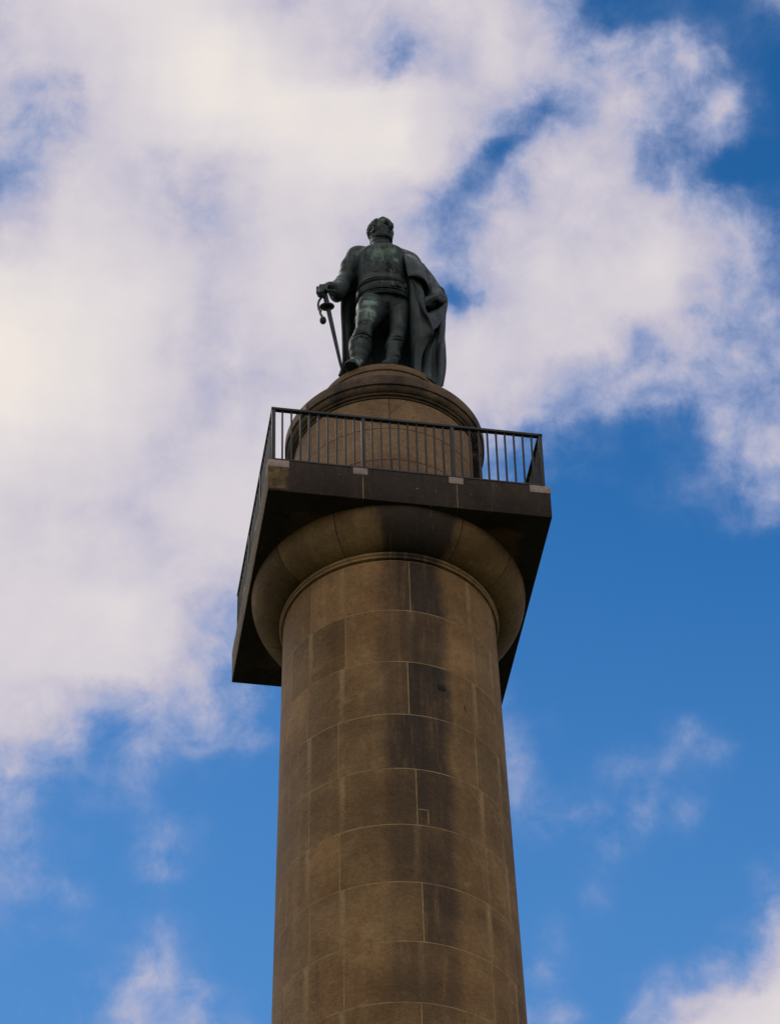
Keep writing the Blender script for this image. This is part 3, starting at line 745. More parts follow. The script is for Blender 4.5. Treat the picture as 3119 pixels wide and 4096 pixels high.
# right foot, toe over the plinth's edge, flat sole showing from below
fx = V(522, 1660, -.99)[0]; hx = ankR[0]+.02
fd = np.array((fx-hx, -.99+.64, 0)); fd /= np.linalg.norm(fd); fs = np.array((-fd[1], fd[0], 0)); MF = np.array((fs, fd, (0, 0, 1)))
B.chain([ankR, np.array((ankR[0]-.02, -.80, .16)), np.array(((fx+hx)/2-.04, -.90, .085))], [.112, .10, .07], k=.05)
B.ell(np.array((fx, -.915, .035)), (.082, .092, .068), MF, k=.04)
B.ell(np.array(((fx+hx)/2, -.80, .05)), (.088, .16, .085), MF, k=.05)
B.ell(np.array((hx, -.655, .06)), (.088, .10, .11), MF, k=.05)
sl, x, y, z = B.box((-.75, -1.28, -.12), (-.1, -.45, .05)); B.D[sl] = np.maximum(B.D[sl], (.024-z)+0*x+0*y)
WS = Sculpt((-.75, -1.2, -.05), (-.1, -.5, .12), .0095)      # welted sole
WS.ell(np.array((fx, -.915, .012)), (.092, .103, .10), MF, k=0); WS.ell(np.array(((fx+hx)/2, -.80, .012)), (.084, .16, .10), MF, k=.06); WS.ell(np.array((hx, -.655, .012)), (.092, .10, .10), MF, k=.05)
sl, x, y, z = B.box((-.74, -1.19, -.04), (-.11, -.51, .11))
for i in range(1):
    Xg, Yg, Zg = np.broadcast_arrays(x, y, z)
    q = ((np.stack((Xg, Yg, Zg), -1)-WS.lo)/WS.h); qi = np.clip(np.round(q).astype(int), 0, WS.n-1)
    d = WS.D[qi[..., 0], qi[..., 1], np.clip(np.round((.012-WS.lo[2])/WS.h).astype(int), 0, WS.n[2]-1)]
    B.D[sl] = np.minimum(B.D[sl], np.maximum(d, np.abs(Zg-.014)-.014))
# lower left leg
ankL = V(962, 1575, -.78)
B.chain([kneeL, V(1000, 1385, -.73), V(962, 1480, -.74), ankL], [.125, .118, .122, .10], k=.03)
B.ell(V(968, 1460, -.70), (.115, .12, .2), k=.05)
B.chain([ankL, np.array((ankL[0]-.03, -.82, .16)), np.array((ankL[0]-.09, -.87, .075)), np.array((ankL[0]-.13, -.91, .045))], [.105, .09, .065, .05], k=.05)
B.chain([np.array((ankL[0]+.02, -.70, .07)), np.array((ankL[0]-.06, -.82, .06))], [.085, .07], k=.05)
# shoulders and right arm
shR, shL = V(588, 545, -.57), V(1085, 590, -.52)
B.ell(shR+np.array((.03, 0, -.03)), (.17, .19, .18), k=.10)
B.ell(shL, (.17, .18, .16), k=.10)
B.cap(V(740, 530, -.52), shR, .11, .13, k=.10); B.cap(V(940, 540, -.50), shL, .11, .13, k=.10)
elb = V(487, 762, -.56); wri = V(372, 868, -.86)
B.chain([shR, V(520, 640, -.56), V(490, 705, -.56), elb], [.168, .142, .118, .115], k=.06)
B.chain([elb, V(440, 800, -.68), V(400, 850, -.80), wri], [.118, .112, .115, .12], k=.05)
# wide gauntlet cuff
B.chain([V(425, 850, -.74), V(385, 885, -.84), V(345, 895, -.92)], [.135, .135, .085], k=.03)
B.ell(V(378, 925, -.80), (.105, .13, .12), k=.05)
# sleeve wrinkles
for q in ((V(400, 735, -.62), V(452, 742, -.73), V(500, 775, -.69)), (V(385, 757, -.66), V(440, 765, -.76), V(490, 800, -.74))):
    B.chain(q, [.010, .013, .008], k=.022, mode='sub')
for q in ((V(393, 745, -.64), V(446, 753, -.745), V(496, 787, -.71)),):
    B.chain(q, [.014, .016, .010], k=.025)
# hand closed on the hilt: palm, four unequal fingers and thumb
B.chain([V(362, 868, -.90), V(322, 850, -.98)], [.085, .078], k=.03)
B.ell(V(310, 850, -.985), (.095, .085, .075), k=.04)
B.chain([V(330, 845, -.985), V(238, 848, -1.03)], [.055, .045], k=.03)
for pts, rs_ in (([V(318, 842, -1.00), V(276, 823, -1.075), V(264, 876, -1.115), V(285, 897, -1.075)], [.030, .0285, .025, .022]),
                 ([V(290, 850, -1.00), V(243, 834, -1.085), V(232, 900, -1.115), V(243, 952, -1.06)], [.030, .0285, .0255, .022]),
                 ([V(262, 855, -1.00), V(213, 836, -1.06), V(205, 900, -1.09), V(214, 950, -1.04)], [.028, .027, .024, .021]),
                 ([V(240, 865, -1.00), V(182, 856, -1.02), V(180, 905, -1.05), V(197, 945, -1.02)], [.026, .0245, .022, .019])):
    B.chain(pts, rs_, k=.007)
B.chain([V(362, 900, -.95), V(330, 893, -1.03), V(294, 884, -1.085)], [.034, .028, .024], k=.010)
# neck inside the high stock
nk0, nk1 = V(842, 440, -.56), V(838, 330, -.58)
B.cap(nk0, nk1, .155, .145, k=.03)
for i, (za, zb_, dr) in enumerate(((415, 425, .0), (395, 412, .012), (372, 392, .016), (352, 372, .012), (338, 352, .006))):
    # soft wound folds of the neckcloth, dipping to the viewer's right
    c0 = V(842, 415-i*19, -.565); 
    pts = []
    for t in np.linspace(0, 2*math.pi, 25):
        pts.append(c0+np.array((.142*math.sin(t), -.142*math.cos(t), -.055*math.sin(t)+.02*math.sin(2*t+i))))
    B.chain(pts, [.022+dr*.4]*25, k=.012)
# armhole and lapel seams
for q in ([(650, 470), (628, 530), (606, 590), (592, 640)],):
    pts = [B.hit(*p) for p in q]; B.chain(pts, [.009]*len(pts), k=.012, mode='sub')
qs = [B.hit(zx, zy) for zx, zy in ((935, 440), (958, 500), (978, 580), (990, 680), (988, 765))]
B.chain([p+np.array((.012, 0, 0)) for p in qs], [.010]*5, k=.010, mode='sub')
B.chain([p+np.array((-.012, .002, 0)) for p in qs], [.012]*5, k=.02)
# boot tops and knee seams
qs = [B.hit(zx, zy) for zx, zy in ((552, 1362), (590, 1340), (640, 1330), (690, 1345), (725, 1372), (748, 1402))]
B.chain(qs, [.011]*6, k=.010, mode='sub')
qs = [B.hit(zx, zy+16) for zx, zy in ((560, 1366), (594, 1346), (640, 1337), (688, 1351), (722, 1378), (740, 1402))]
B.chain(qs, [.010]*6, k=.03)
qs = [B.hit(zx, zy) for zx, zy in ((602, 1250), (622, 1218), (650, 1200), (690, 1195), (735, 1200))]
B.chain(qs, [.005]*5, k=.018, mode='sub')
for lv, r_ in ((1362, .012), (1392, .010), (1562, .011)):
    qs = [B.hit(zx, zy) for zx, zy in ((930 if lv > 1500 else 942, lv+18), (970, lv), (1005, lv), (1050 if lv < 1500 else 1032, lv+14))]
    B.chain(qs, [r_]*4, k=.018, mode='sub')
qs = [B.hit(zx, zy) for zx, zy in ((945, 1388), (985, 1375), (1040, 1388))]; B.chain(qs, [.012]*3, k=.02)
# breeches creases
for q in ([(800, 975), (850, 1010), (900, 1020)], [(1080, 945), (1020, 1000), (960, 1040)], [(640, 985), (720, 978), (800, 1000)], [(660, 945), (760, 940), (880, 950)]):
    qs = [B.hit(*p) for p in q]; B.chain(qs, [.004, .008, .004], k=.02, mode='sub')

# ---- head
psi, tht = math.radians(43), math.radians(0)
fh = np.array((math.sin(psi)*math.cos(tht), -math.cos(psi)*math.cos(tht), math.sin(tht)))
uh = np.array((-math.sin(psi)*math.sin(tht), math.cos(psi)*math.sin(tht), math.cos(tht))); roll = math.radians(4)
rh = np.cross(fh, uh); uh, rh = uh*math.cos(roll)+rh*math.sin(roll), rh*math.cos(roll)-uh*math.sin(roll)
HC = V(836, 284, -.60)
MH = np.array((rh, fh, uh))
def H(r, f, u): return HC+r*rh+f*fh+u*uh
B.ell(H(0, -.02, .07), (.165, .205, .175), MH, k=.0)
B.ell(H(0, .065, -.03), (.138, .135, .19), MH, k=.06)
B.ell(H(0, .05, -.13), (.120, .135, .10), MH, k=.05)
B.ell(H(0, .155, -.215), (.052, .040, .038), MH, k=.05)           # chin
B.cap(H(-.10, .03, -.155), H(-.04, .14, -.205), .042, .038, k=.04); B.cap(H(.10, .03, -.155), H(.04, .14, -.205), .042, .038, k=.04)   # jaw
B.ell(H(0, .02, -.235), (.09, .12, .05), MH, k=.05)
def jaw_line():
    # shadowed hollow between the jaw and the neckcloth
    for s_ in (-1, 1):
        B.chain([H(s_*.150, -.03, -.155), H(s_*.128, .045, -.225), H(s_*.07, .125, -.262), H(0, .165, -.280)], [.010, .012, .016, .018], k=.02, mode='sub')
B.cap(H(-.085, .156, .060), H(.085, .156, .060), .034, .034, k=.04)    # brow
B.ell(H(0, .135, .115), (.10, .06, .07), MH, k=.05)
for s_ in (-1, 1):
    B.ell(H(s_*.070, .196, .008), (.060, .060, .044), MH, k=.018, mode='sub')
    B.ell(H(s_*.070, .150, .002), (.036, .028, .028), MH, k=.004)
    B.ell(H(s_*.078, .190, .004), (.052, .030, .020), MH, k=.012, mode='sub')
    B.chain([H(s_*.028, .170, .018), H(s_*.055, .184, .036), H(s_*.085, .172, .034), H(s_*.112, .142, .014)], [.011]*4, k=.005)   # upper lid
    B.chain([H(s_*.030, .168, -.008), H(s_*.065, .178, -.026), H(s_*.108, .146, -.008)], [.009]*3, k=.006)
    B.chain([H(s_*.018, .196, .046), H(s_*.065, .192, .070), H(s_*.120, .145, .056)], [.019, .020, .014], k=.014)   # eyebrow
    B.ell(H(s_*.098, .110, -.055), (.048, .045, .045), MH, k=.05)
    B.ell(H(s_*.030, .196, -.082), (.018, .024, .016), MH, k=.012)
    B.ell(H(s_*.060, .140, -.125), (.030, .022, .045), MH, k=.04)
    B.ell(H(s_*.016, .212, -.098), (.009, .012, .008), MH, k=.005, mode='sub')
B.chain([H(0, .170, .050), H(0, .200, .0), H(0, .244, -.060), H(0, .240, -.078)], [.024, .023, .023, .022], k=.018)
B.cap(H(-.045, .176, -.132), H(.045, .176, -.132), .014, .014, k=.014); B.cap(H(-.012, .190, -.130), H(.012, .190, -.130), .014, .014, k=.012)
B.cap(H(-.040, .172, -.160), H(.040, .172, -.160), .017, .017, k=.012)
B.chain([H(-.046, .172, -.149), H(-.02, .193, -.146), H(.02, .193, -.146), H(.046, .172, -.149)], [.003, .006, .006, .003], k=.010, mode='sub')
B.cap(H(-.035, .190, -.188), H(.040, .190, -.188), .018, .018, k=.02, mode='sub')
jaw_line()
for s_ in (-1, 1):     # ears
    e0 = [H(s_*.168, -.015+.036*math.sin(t)*.9, -.02+.058*math.cos(t)-.004) for t in np.linspace(-.5, 4.3, 12)]
    B.chain(e0, [.013]*12, k=.008); B.ell(H(s_*.160, -.012, -.02), (.014, .032, .052), MH, k=.01)
    B.ell(H(s_*.166, .012, -.07), (.014, .016, .020), MH, k=.01)

body = B.mesh('body', M_BRONZE, statue, 1, .5)
spots = [(B.hit(zx, zy), r, s_) for zx, zy, r, s_ in ((670, 1005, .05, 1.0), (700, 1010, .05, 1.0), (745, 1005, .06, 1.0), (650, 1080, .06, .5), (690, 1060, .07, .5), (720, 1100, .10, .9), (690, 1160, .06, .6), (730, 1170, .05, .7), (800, 500, .13, .75), (880, 480, .10, .6), (720, 480, .07, .6),
         (960, 470, .05, .8), (985, 570, .035, .8), (780, 600, .08, .35), (600, 1620, .04, 1.0), (630, 1610, .03, .9), (610, 1390, .06, .4), (590, 500, .06, .5), (390, 790, .05, .7), (360, 930, .06, .4), (290, 820, .04, .4), (590, 1470, .07, .25), (860, 160, .03, .7), (845, 240, .025, .7), (800, 200, .03, .5))]
paint_patina(body, spots)

# ---- hair: tight curls swept round the back of the head, thin on top
HR = Sculpt(HC-.33, HC+.36, .0062)
rngh = np.random.RandomState(11)
for i in range(1500):
    v = rngh.normal(size=3); v /= np.linalg.norm(v)
    r_, f_, u_ = v[0], v[1], v[2]
    p = (.160*r_, -.02+.200*f_, .07+.170*u_)
    side = abs(p[0]) > .085
    line = .045 if side else -.06                           # hairline
    if p[2] > .15 and not side: line = .08
    if p[1] > line: continue
    if p[2] < -.035 and p[1] > -.03: continue
    if p[2] < -.10: continue
    rr = rngh.uniform(.013, .025)
    HR.ell(H(p[0]*1.04, p[1]*1.03-.004, .07+(p[2]-.07)*1.03), (rr, rr, rr*.9), None, k=.003)
for s_ in (-1, 1):
    for q in ((.160, .055, .03), (.158, .062, -.005), (.155, .062, -.04), (.152, .060, -.075), (.15, .045, -.06), (.162, .035, .06), (.155, .06, .09), (.145, .065, .12)):
        for _ in range(3):
            jx = rngh.uniform(-.014, .014, 3); HR.ell(H(s_*q[0]*.98, q[1]-.012+jx[1], q[2]+jx[2]), (.016, .016, .016), None, k=.005)
for q in ((-.03, .10, .215), (.0, .115, .222), (.035, .11, .218), (.06, .10, .20), (-.06, .09, .20), (.015, .09, .235), (.05, .125, .195)):
    HR.ell(H(*q), (.026, .026, .022), None, k=.008)
for t in np.linspace(-1, 1, 9):
    for u_ in (-.10, -.06, -.15):
        HR.ell(H(.125*math.sin(t*1.2), -.02-.165*math.cos(t*1.2), u_), (.03, .03, .03), None, k=.008)
HR.ell(H(0, -.025, .065), (.160, .196, .168), MH, k=.004)
hair = HR.mesh('hair', M_BRONZE_D, statue, 1, .3)
paint_patina(hair, [(H(-.15, .06, .1), .03, .9), (H(-.15, .06, .0), .03, .8), (H(-.15, .05, -.07), .03, .7)])

def tube(bm, pts, r, n=8, ends=True):
    pts = [Vector(p) for p in pts]; rr = r if hasattr(r, '__len__') else [r]*len(pts)
    rows = []; up = Vector((.3, .2, 1)).normalized()
    for i, p in enumerate(pts):
        d = (pts[min(i+1, len(pts)-1)]-pts[max(i-1, 0)]).normalized()
        a_ = d.cross(up); a_ = a_.normalized() if a_.length > 1e-4 else Vector((1, 0, 0)); b_ = d.cross(a_)
        rows.append([bm.verts.new(p+a_*rr[i]*math.cos(2*math.pi*k/n)+b_*rr[i]*math.sin(2*math.pi*k/n)) for k in range(n)])
    for a_, b_ in zip(rows[:-1], rows[1:]):
        for k in range(n): bm.faces.new((a_[k], a_[(k+1) % n], b_[(k+1) % n], b_[k]))
    if ends: bm.faces.new(rows[0][::-1]); bm.faces.new(rows[-1])

# ---- waist: sash, belt and buckle
def band(bm, zf, z0, z1, out, t0=-2.9, t1=2.9, n=120, prof=None, dip=0.0, side=0.0):
    """strip round the waist; dip lowers the front"""
    prof = prof or [(0, -.03), (0, out), (.12, out+.006), (.88, out+.006), (1, out), (1, -.03)]
    rows = []
    for u_, o in prof:
        row = []
        for i in range(n+1):
            t = t0+(t1-t0)*i/n
            z = z0+(z1-z0)*u_-dip*max(math.cos(t), 0)**1.5+zf*math.sin(t)-side*(1-math.cos(t))
            oo = o(t) if callable(o) else o
            row.append(bm.verts.new(torso_pt(t, z, oo)))
        rows.append(row)
    for a_, b_ in zip(rows[:-1], rows[1:]):
        for i in range(n): bm.faces.new((a_[i], a_[i+1], b_[i+1], b_[i]))
zb_c = B.hit(820, 833)[2]
zhem = B.hit(840, 757)[2]
# jacket hem: raised lip
bm = bmesh.new()
band(bm, -.02, zhem+.0, zhem+.05, .0, dip=.0, side=.075, prof=[(0, -.04), (-.1, .028), (0, .036), (.5, .032), (1.6, .02), (3.0, .004), (4.2, -.02)])
jacket_hem = bm_obj('jacket_hem', bm, M_BRONZE, statue); paint_patina(jacket_hem, [])
bm = bmesh.new()
sn = [random.Random(k).uniform(-1, 1) for k in range(40)]
def fold(u_, ph, amp): return lambda t: .018+amp*(.5+.5*math.sin(9*u_*math.pi+1.6*t+ph+.8*math.sin(2.3*t+u_*4)))
zs0, zs1 = B.hit(830, 925)[2], zhem-.02
band(bm, .0, zs0, zs1, .02, prof=[(0, -.03), (0.0, .012)]+[(u_, fold(u_, .3, .026)) for u_ in np.linspace(.02, .98, 34)]+[(1, -.03)], dip=.0, side=.05)
sash = bm_obj('sash', bm, M_BRONZE_D, statue); paint_patina(sash, [])
bm = bmesh.new()
zbt0, zbt1 = B.hit(800, 868)[2]-.01, B.hit(800, 806)[2]-.01
band(bm, -.015, zbt0, zbt1, .048, side=.06)
belt = bm_obj('belt', bm, M_BRONZE, statue, angle=50); paint_patina(belt, [])
def th_of(zx, zy):
    p = B.hit(zx, zy); cx, cy_, a, b_ = torso_at(p[2]); return math.atan2(p[0]-cx, -(p[1]-cy_)), p[2]
for nm, zx, zy, sx, sz in (('belt_keeper', 945, 838, .06, .10), ('buckle', 1002, 846, .10, .105), ('belt_keeper', 1062, 858, .05, .10)):
    bm = bmesh.new(); t, z_ = th_of(zx, zy); p = torso_pt(t, z_, .058); add_box(bm, p, (sx, .03, sz), Matrix.Rotation(t*.9, 3, 'Z'), bevel=.01)
    paint_patina(bm_obj(nm, bm, M_BRONZE_D, belt, angle=40), [])
for zx, zy in ((727, 815), (832, 822)):
    bm = bmesh.new(); t, z_ = th_of(zx, zy); p = torso_pt(t, z_, .056); r = bmesh.ops.create_uvsphere(bm, u_segments=10, v_segments=6, radius=.012); bmesh.ops.translate(bm, vec=p, verts=r['verts'])
    bm_obj('eyelet', bm, m_hole, belt)

# ---- embroidered scrolls on the jacket
bm = bmesh.new()
def on_coat(zx, zy):
    p = B.hit(zx, zy); return p+np.array((0, -.004, 0))
def scroll(pts, r=.008, m=40):
    r *= 1.3
    q = crv([(a_, b_, 0) for a_, b_ in pts], m); tube(bm, [on_coat(p[0], p[1]) for p in q], r, 6)
def spiral(cx, cy_, r0, r1, a0, a1, m=36): 
    return [(cx+(r0+(r1-r0)*i/m)*math.cos(math.radians(a0+(a1-a0)*i/m)), cy_+(r0+(r1-r0)*i/m)*math.sin(math.radians(a0+(a1-a0)*i/m))) for i in range(m+1)]
scroll([(775, 705), (778, 718), (792, 718), (800, 702), (795, 685), (782, 680), (776, 694), (800, 680), (825, 695), (860, 722), (910, 728), (955, 712), (970, 685), (960, 655), (930, 640), (900, 648), (882, 672), (888, 695), (910, 704), (935, 696)], .0085, 70)
scroll([(885, 605), (905, 598), (930, 606), (942, 625), (930, 640)], .008, 24); scroll(spiral(905, 612, 4, 22, 0, 420), .006, 30)
for k in range(6): 
    a_ = k*60; scroll([(912+6*math.cos(math.radians(a_)), 674+6*math.sin(math.radians(a_))), (912+18*math.cos(math.radians(a_+8)), 674+17*math.sin(math.radians(a_+8)))], .0085, 5)
scroll([(1010, 640), (1004, 660), (1012, 682), (1040, 690), (1060, 672), (1066, 650), (1050, 640)], .008, 34)
scroll([(1040, 690), (1015, 690), (1000, 705), (1005, 735), (1030, 765), (1065, 776), (1095, 765), (1108, 745)], .008, 40)
scroll(spiral(1046, 716, 5, 28, 40, 540), .007, 50)
emb = bm_obj('embroidery', bm, M_BRONZE, statue); paint_patina(emb, [])

# ---- cloak
def sheet(bm, rows, nu, nv, thick=.022, wob=None):
    R_ = [crv(r, nu) for r in rows]; G_ = np.array([crv([r[i] for r in R_], nv) for i in range(nu)])     # nu x nv x 3
    du = np.gradient(G_, axis=0); dv = np.gradient(G_, axis=1); N = np.cross(du, dv); N /= np.maximum(np.linalg.norm(N, axis=2, keepdims=True), 1e-9)
    if wob is not None:
        U_, W_ = np.meshgrid(np.linspace(0, 1, nu), np.linspace(0, 1, nv), indexing='ij'); G_ = G_+N*wob(U_, W_)[..., None]
        du = np.gradient(G_, axis=0); dv = np.gradient(G_, axis=1); N = np.cross(du, dv); N /= np.maximum(np.linalg.norm(N, axis=2, keepdims=True), 1e-9)
    A = [[bm.verts.new(p) for p in row] for row in G_+N*thick/2]; C_ = [[bm.verts.new(p) for p in row] for row in G_-N*thick/2]
    for i in range(nu-1):
        for j in range(nv-1):
            bm.faces.new((A[i][j], A[i+1][j], A[i+1][j+1], A[i][j+1])); bm.faces.new((C_[i][j], C_[i][j+1], C_[i+1][j+1], C_[i+1][j]))
    for i in range(nu-1):
        bm.faces.new((A[i][0], C_[i][0], C_[i+1][0], A[i+1][0])); bm.faces.new((A[i][-1], A[i+1][-1], C_[i+1][-1], C_[i][-1]))
    for j in range(nv-1):
        bm.faces.new((A[0][j], A[0][j+1], C_[0][j+1], C_[0][j])); bm.faces.new((A[-1][j], C_[-1][j], C_[-1][j+1], A[-1][j+1]))
bm = bmesh.new()
# back of the cloak: from its left edge round behind the legs to the right bundle and its front folds
Ledge = [V(640, 560, -.40), V(505, 815, -.45), V(448, 950, -.48), V(441, 1100, -.52), V(452, 1300, -.58), V(458, 1500, -.64), V(455, 1640, -.68), V(425, 1752, -.715)]
Redge = [V(1258, 612, -.40), V(1400, 785, -.40), V(1512, 955, -.42), V(1498, 1130, -.43), V(1490, 1300, -.44), V(1486, 1500, -.45), V(1484, 1680, -.46), V(1452, 1868, -.47)]
Fr = [[(1240, 600, -.46), (1225, 590, -.46), (1215, 580, -.44)], [(1370, 790, -.48), (1330, 780, -.48), (1300, 760, -.45)], [(1480, 985, -.50), (1420, 985, -.50), (1380, 980, -.45)],
      [(1465, 1150, -.55), (1420, 1150, -.52), (1370, 1150, -.48)], [(1452, 1310, -.58), (1405, 1320, -.53), (1345, 1330, -.52)], [(1450, 1510, -.60), (1400, 1520, -.54), (1330, 1520, -.60), (1268, 1540, -.58)],
      [(1448, 1695, -.62), (1392, 1700, -.57), (1320, 1690, -.66), (1250, 1680, -.62)], [(1432, 1882, -.635), (1385, 1840, -.62), (1310, 1790, -.71), (1235, 1745, -.70)]]
rows = []
for j, (L, R_) in enumerate(zip(Ledge, Redge)):
    f = j/7; zl, zr = L[2], R_[2]
    if j == 0: mid = [(-.30, -.34, zl+.05), (-.15, -.27, zl+.12), (.1, -.24, zl+.15), (.35, -.25, zl+.1)]
    else: mid = [L+np.array((-.005, .10, .02)), L+np.array((.10, .20, .03)), (-.28, -.20-.02*f, zl*.8+zr*.2), (-.02, -.10, (zl+zr)/2), (.32, -.09, zl*.3+zr*.7), R_+np.array((-.22, .20, .02)), R_+np.array((-.04, .12, .01))]
    rows.append([L]+[np.array(q, float) for q in mid]+[R_]+[V(*q) for q in Fr[j]])
sheet(bm, rows, 170, 110, .028, lambda u_, v_: (.006+.020*v_)*np.sin(u_*58+1.5*np.sin(v_*3.0))*(u_ < .68)+.003*np.sin(u_*90+v_*4))
# front panel falling from the hip
rows = [[V(1118, 770, -.66), V(1136, 775, -.80), V(1180, 775, -.84), V(1240, 790, -.80)],
        [V(1122, 860, -.64), V(1140, 860, -.80), V(1195, 870, -.86), V(1262, 890, -.80)],
        [V(1128, 980, -.62), V(1146, 980, -.79), V(1200, 985, -.86), V(1276, 1010, -.82)],
        [V(1132, 1100, -.60), V(1150, 1100, -.78), V(1208, 1105, -.87), V(1282, 1120, -.84)],
        [V(1136, 1200, -.58), V(1154, 1200, -.77), V(1225, 1210, -.88), V(1320, 1215, -.85)],
        [V(1138, 1300, -.57), V(1156, 1300, -.76), V(1235, 1305, -.88), V(1362, 1312, -.86)],
        [V(1140, 1395, -.56), V(1158, 1390, -.75), V(1230, 1395, -.86), V(1335, 1392, -.80)],
        [V(1142, 1480, -.55), V(1160, 1470, -.74), V(1212, 1475, -.84), V(1290, 1480, -.77)],
        [V(1144, 1570, -.55), V(1162, 1560, -.73), V(1200, 1562, -.82), V(1258, 1565, -.75)],
        [V(1146, 1720, -.56), V(1164, 1705, -.72), V(1198, 1712, -.80), V(1240, 1728, -.74)]]
sheet(bm, rows, 44, 110, .026, lambda u_, v_: .012*np.abs(np.sin(u_*7+2.5*v_))*np.clip(u_*3-1, 0, 1))
# a second fold behind it, its rim a bright edge from the waist to the low tip
rows = [[V(1150, 760, -.83), V(1190, 850, -.86), V(1205, 930, -.88), V(1268, 1090, -.885), V(1330, 1190, -.87), V(1366, 1290, -.86), V(1368, 1345, -.85)],
        [V(1165, 765, -.86), V(1215, 850, -.90), V(1250, 930, -.91), V(1285, 1080, -.915), V(1342, 1188, -.895), V(1374, 1290, -.87), V(1370, 1345, -.85)],
        [V(1230, 790, -.80), V(1262, 870, -.82), V(1282, 950, -.83), V(1296, 1080, -.85), V(1350, 1190, -.85), V(1374, 1295, -.84), V(1366, 1345, -.84)]]
sheet(bm, rows, 70, 20, .016)
# shoulder cape over the left arm with its heavy hanging edge
rows = [[V(1000, 470, -.38), V(1040, 456, -.48), V(1115, 480, -.46), V(1195, 520, -.42), V(1258, 612, -.36)],
        [V(1012, 462, -.56), V(1040, 464, -.64), V(1130, 488, -.60), V(1208, 535, -.50), V(1264, 622, -.38)],
        [V(1060, 500, -.70), V(1072, 510, -.74), V(1150, 535, -.73), V(1225, 585, -.62), V(1288, 665, -.45)],
        [V(1090, 580, -.80), V(1102, 585, -.84), V(1180, 610, -.83), V(1255, 655, -.70), V(1318, 740, -.52)],
        [V(1105, 660, -.84), V(1118, 662, -.89), V(1200, 680, -.89), V(1278, 725, -.78), V(1338, 825, -.58)],
        [V(1122, 722, -.86), V(1136, 727, -.92), V(1215, 733, -.93), V(1295, 782, -.84), V(1352, 905, -.64)],
        [V(1130, 742, -.82), V(1146, 746, -.87), V(1222, 752, -.885), V(1300, 806, -.80), V(1350, 938, -.61)]]
sheet(bm, rows, 70, 70, .03, lambda u_, v_: .007*np.sin(u_*11+v_*5)*v_)
# cloth over the upper arm outside the cape
rows = [[V(1230, 600, -.52), V(1262, 612, -.44), V(1280, 635, -.36)], [V(1290, 720, -.60), V(1350, 735, -.50), V(1402, 785, -.37)],
        [V(1330, 850, -.68), V(1405, 845, -.62), V(1470, 895, -.39)], [V(1310, 965, -.72), V(1395, 922, -.76), V(1455, 930, -.66), V(1516, 956, -.41)],
        [V(1300, 985, -.70), V(1392, 950, -.72), V(1450, 960, -.64), V(1506, 985, -.42)]]
sheet(bm, rows, 50, 60, .026, lambda u_, v_: .010*np.sin(u_*13+v_*3))
# the swag gathered over the hidden hand on the hip
rows = [[V(1262, 985, -.80), V(1300, 965, -.84), V(1390, 925, -.82), V(1460, 930, -.70), V(1514, 962, -.46)],
        [V(1270, 1040, -.82), V(1302, 1000, -.86), V(1380, 960, -.82), V(1440, 965, -.72), V(1500, 985, -.50)],
        [V(1280, 1090, -.80), V(1300, 1040, -.80), V(1372, 1000, -.70), V(1430, 1005, -.62), V(1490, 1010, -.52)]]
sheet(bm, rows, 50, 26, .03, lambda u_, v_: .009*np.sin(u_*16+v_*5))
rows = [[V(1286, 1118, -.80), V(1330, 1118, -.72), V(1390, 1095, -.64), V(1450, 1060, -.56), V(1506, 985, -.46)],
        [V(1290, 1122, -.86), V(1340, 1130, -.82), V(1400, 1110, -.72), V(1460, 1065, -.62), V(1512, 1000, -.50)],
        [V(1318, 1180, -.87), V(1350, 1182, -.83), V(1400, 1165, -.75), V(1445, 1135, -.68), V(1494, 1090, -.52)],
        [V(1345, 1240, -.86), V(1362, 1238, -.83), V(1395, 1225, -.77), V(1425, 1200, -.70), V(1462, 1170, -.56)],
        [V(1366, 1296, -.84), V(1372, 1292, -.82), V(1384, 1284, -.78), V(1396, 1275, -.74), V(1415, 1262, -.62)]]
sheet(bm, rows, 50, 44, .024, lambda u_, v_: .007*np.sin(u_*10-v_*6))
# heavy rolled edge beside the jacket
tube(bm, crv([V(1005, 458, -.56), V(1045, 470, -.68), V(1078, 530, -.78), V(1102, 610, -.86), V(1118, 690, -.90), V(1132, 742, -.91)], 30), .024, 10)
bmesh.ops.recalc_face_normals(bm, faces=bm.faces)
cloak = bm_obj('cloak', bm, M_BRONZE, statue, angle=55)
paint_patina(cloak, [(V(1130, 535, -.75), .06, .9), (V(1180, 545, -.7), .05, .7), (V(1235, 590, -.55), .05, .6)])
# forms under the cloak: the bent left arm
A_ = Sculpt((.25, -.95, 1.6), (1.1, -.15, 3.2), .014)
A_.chain([shL, V(1270, 740, -.46), V(1425, 910, -.44)], [.15, .115, .09], k=.04)
A_.chain([V(1430, 905, -.46), V(1350, 1010, -.60), V(1290, 1050, -.62)], [.10, .085, .07], k=.04)
arm = A_.mesh('sleeve', M_BRONZE_D, statue, 2, .5); paint_patina(arm, [])

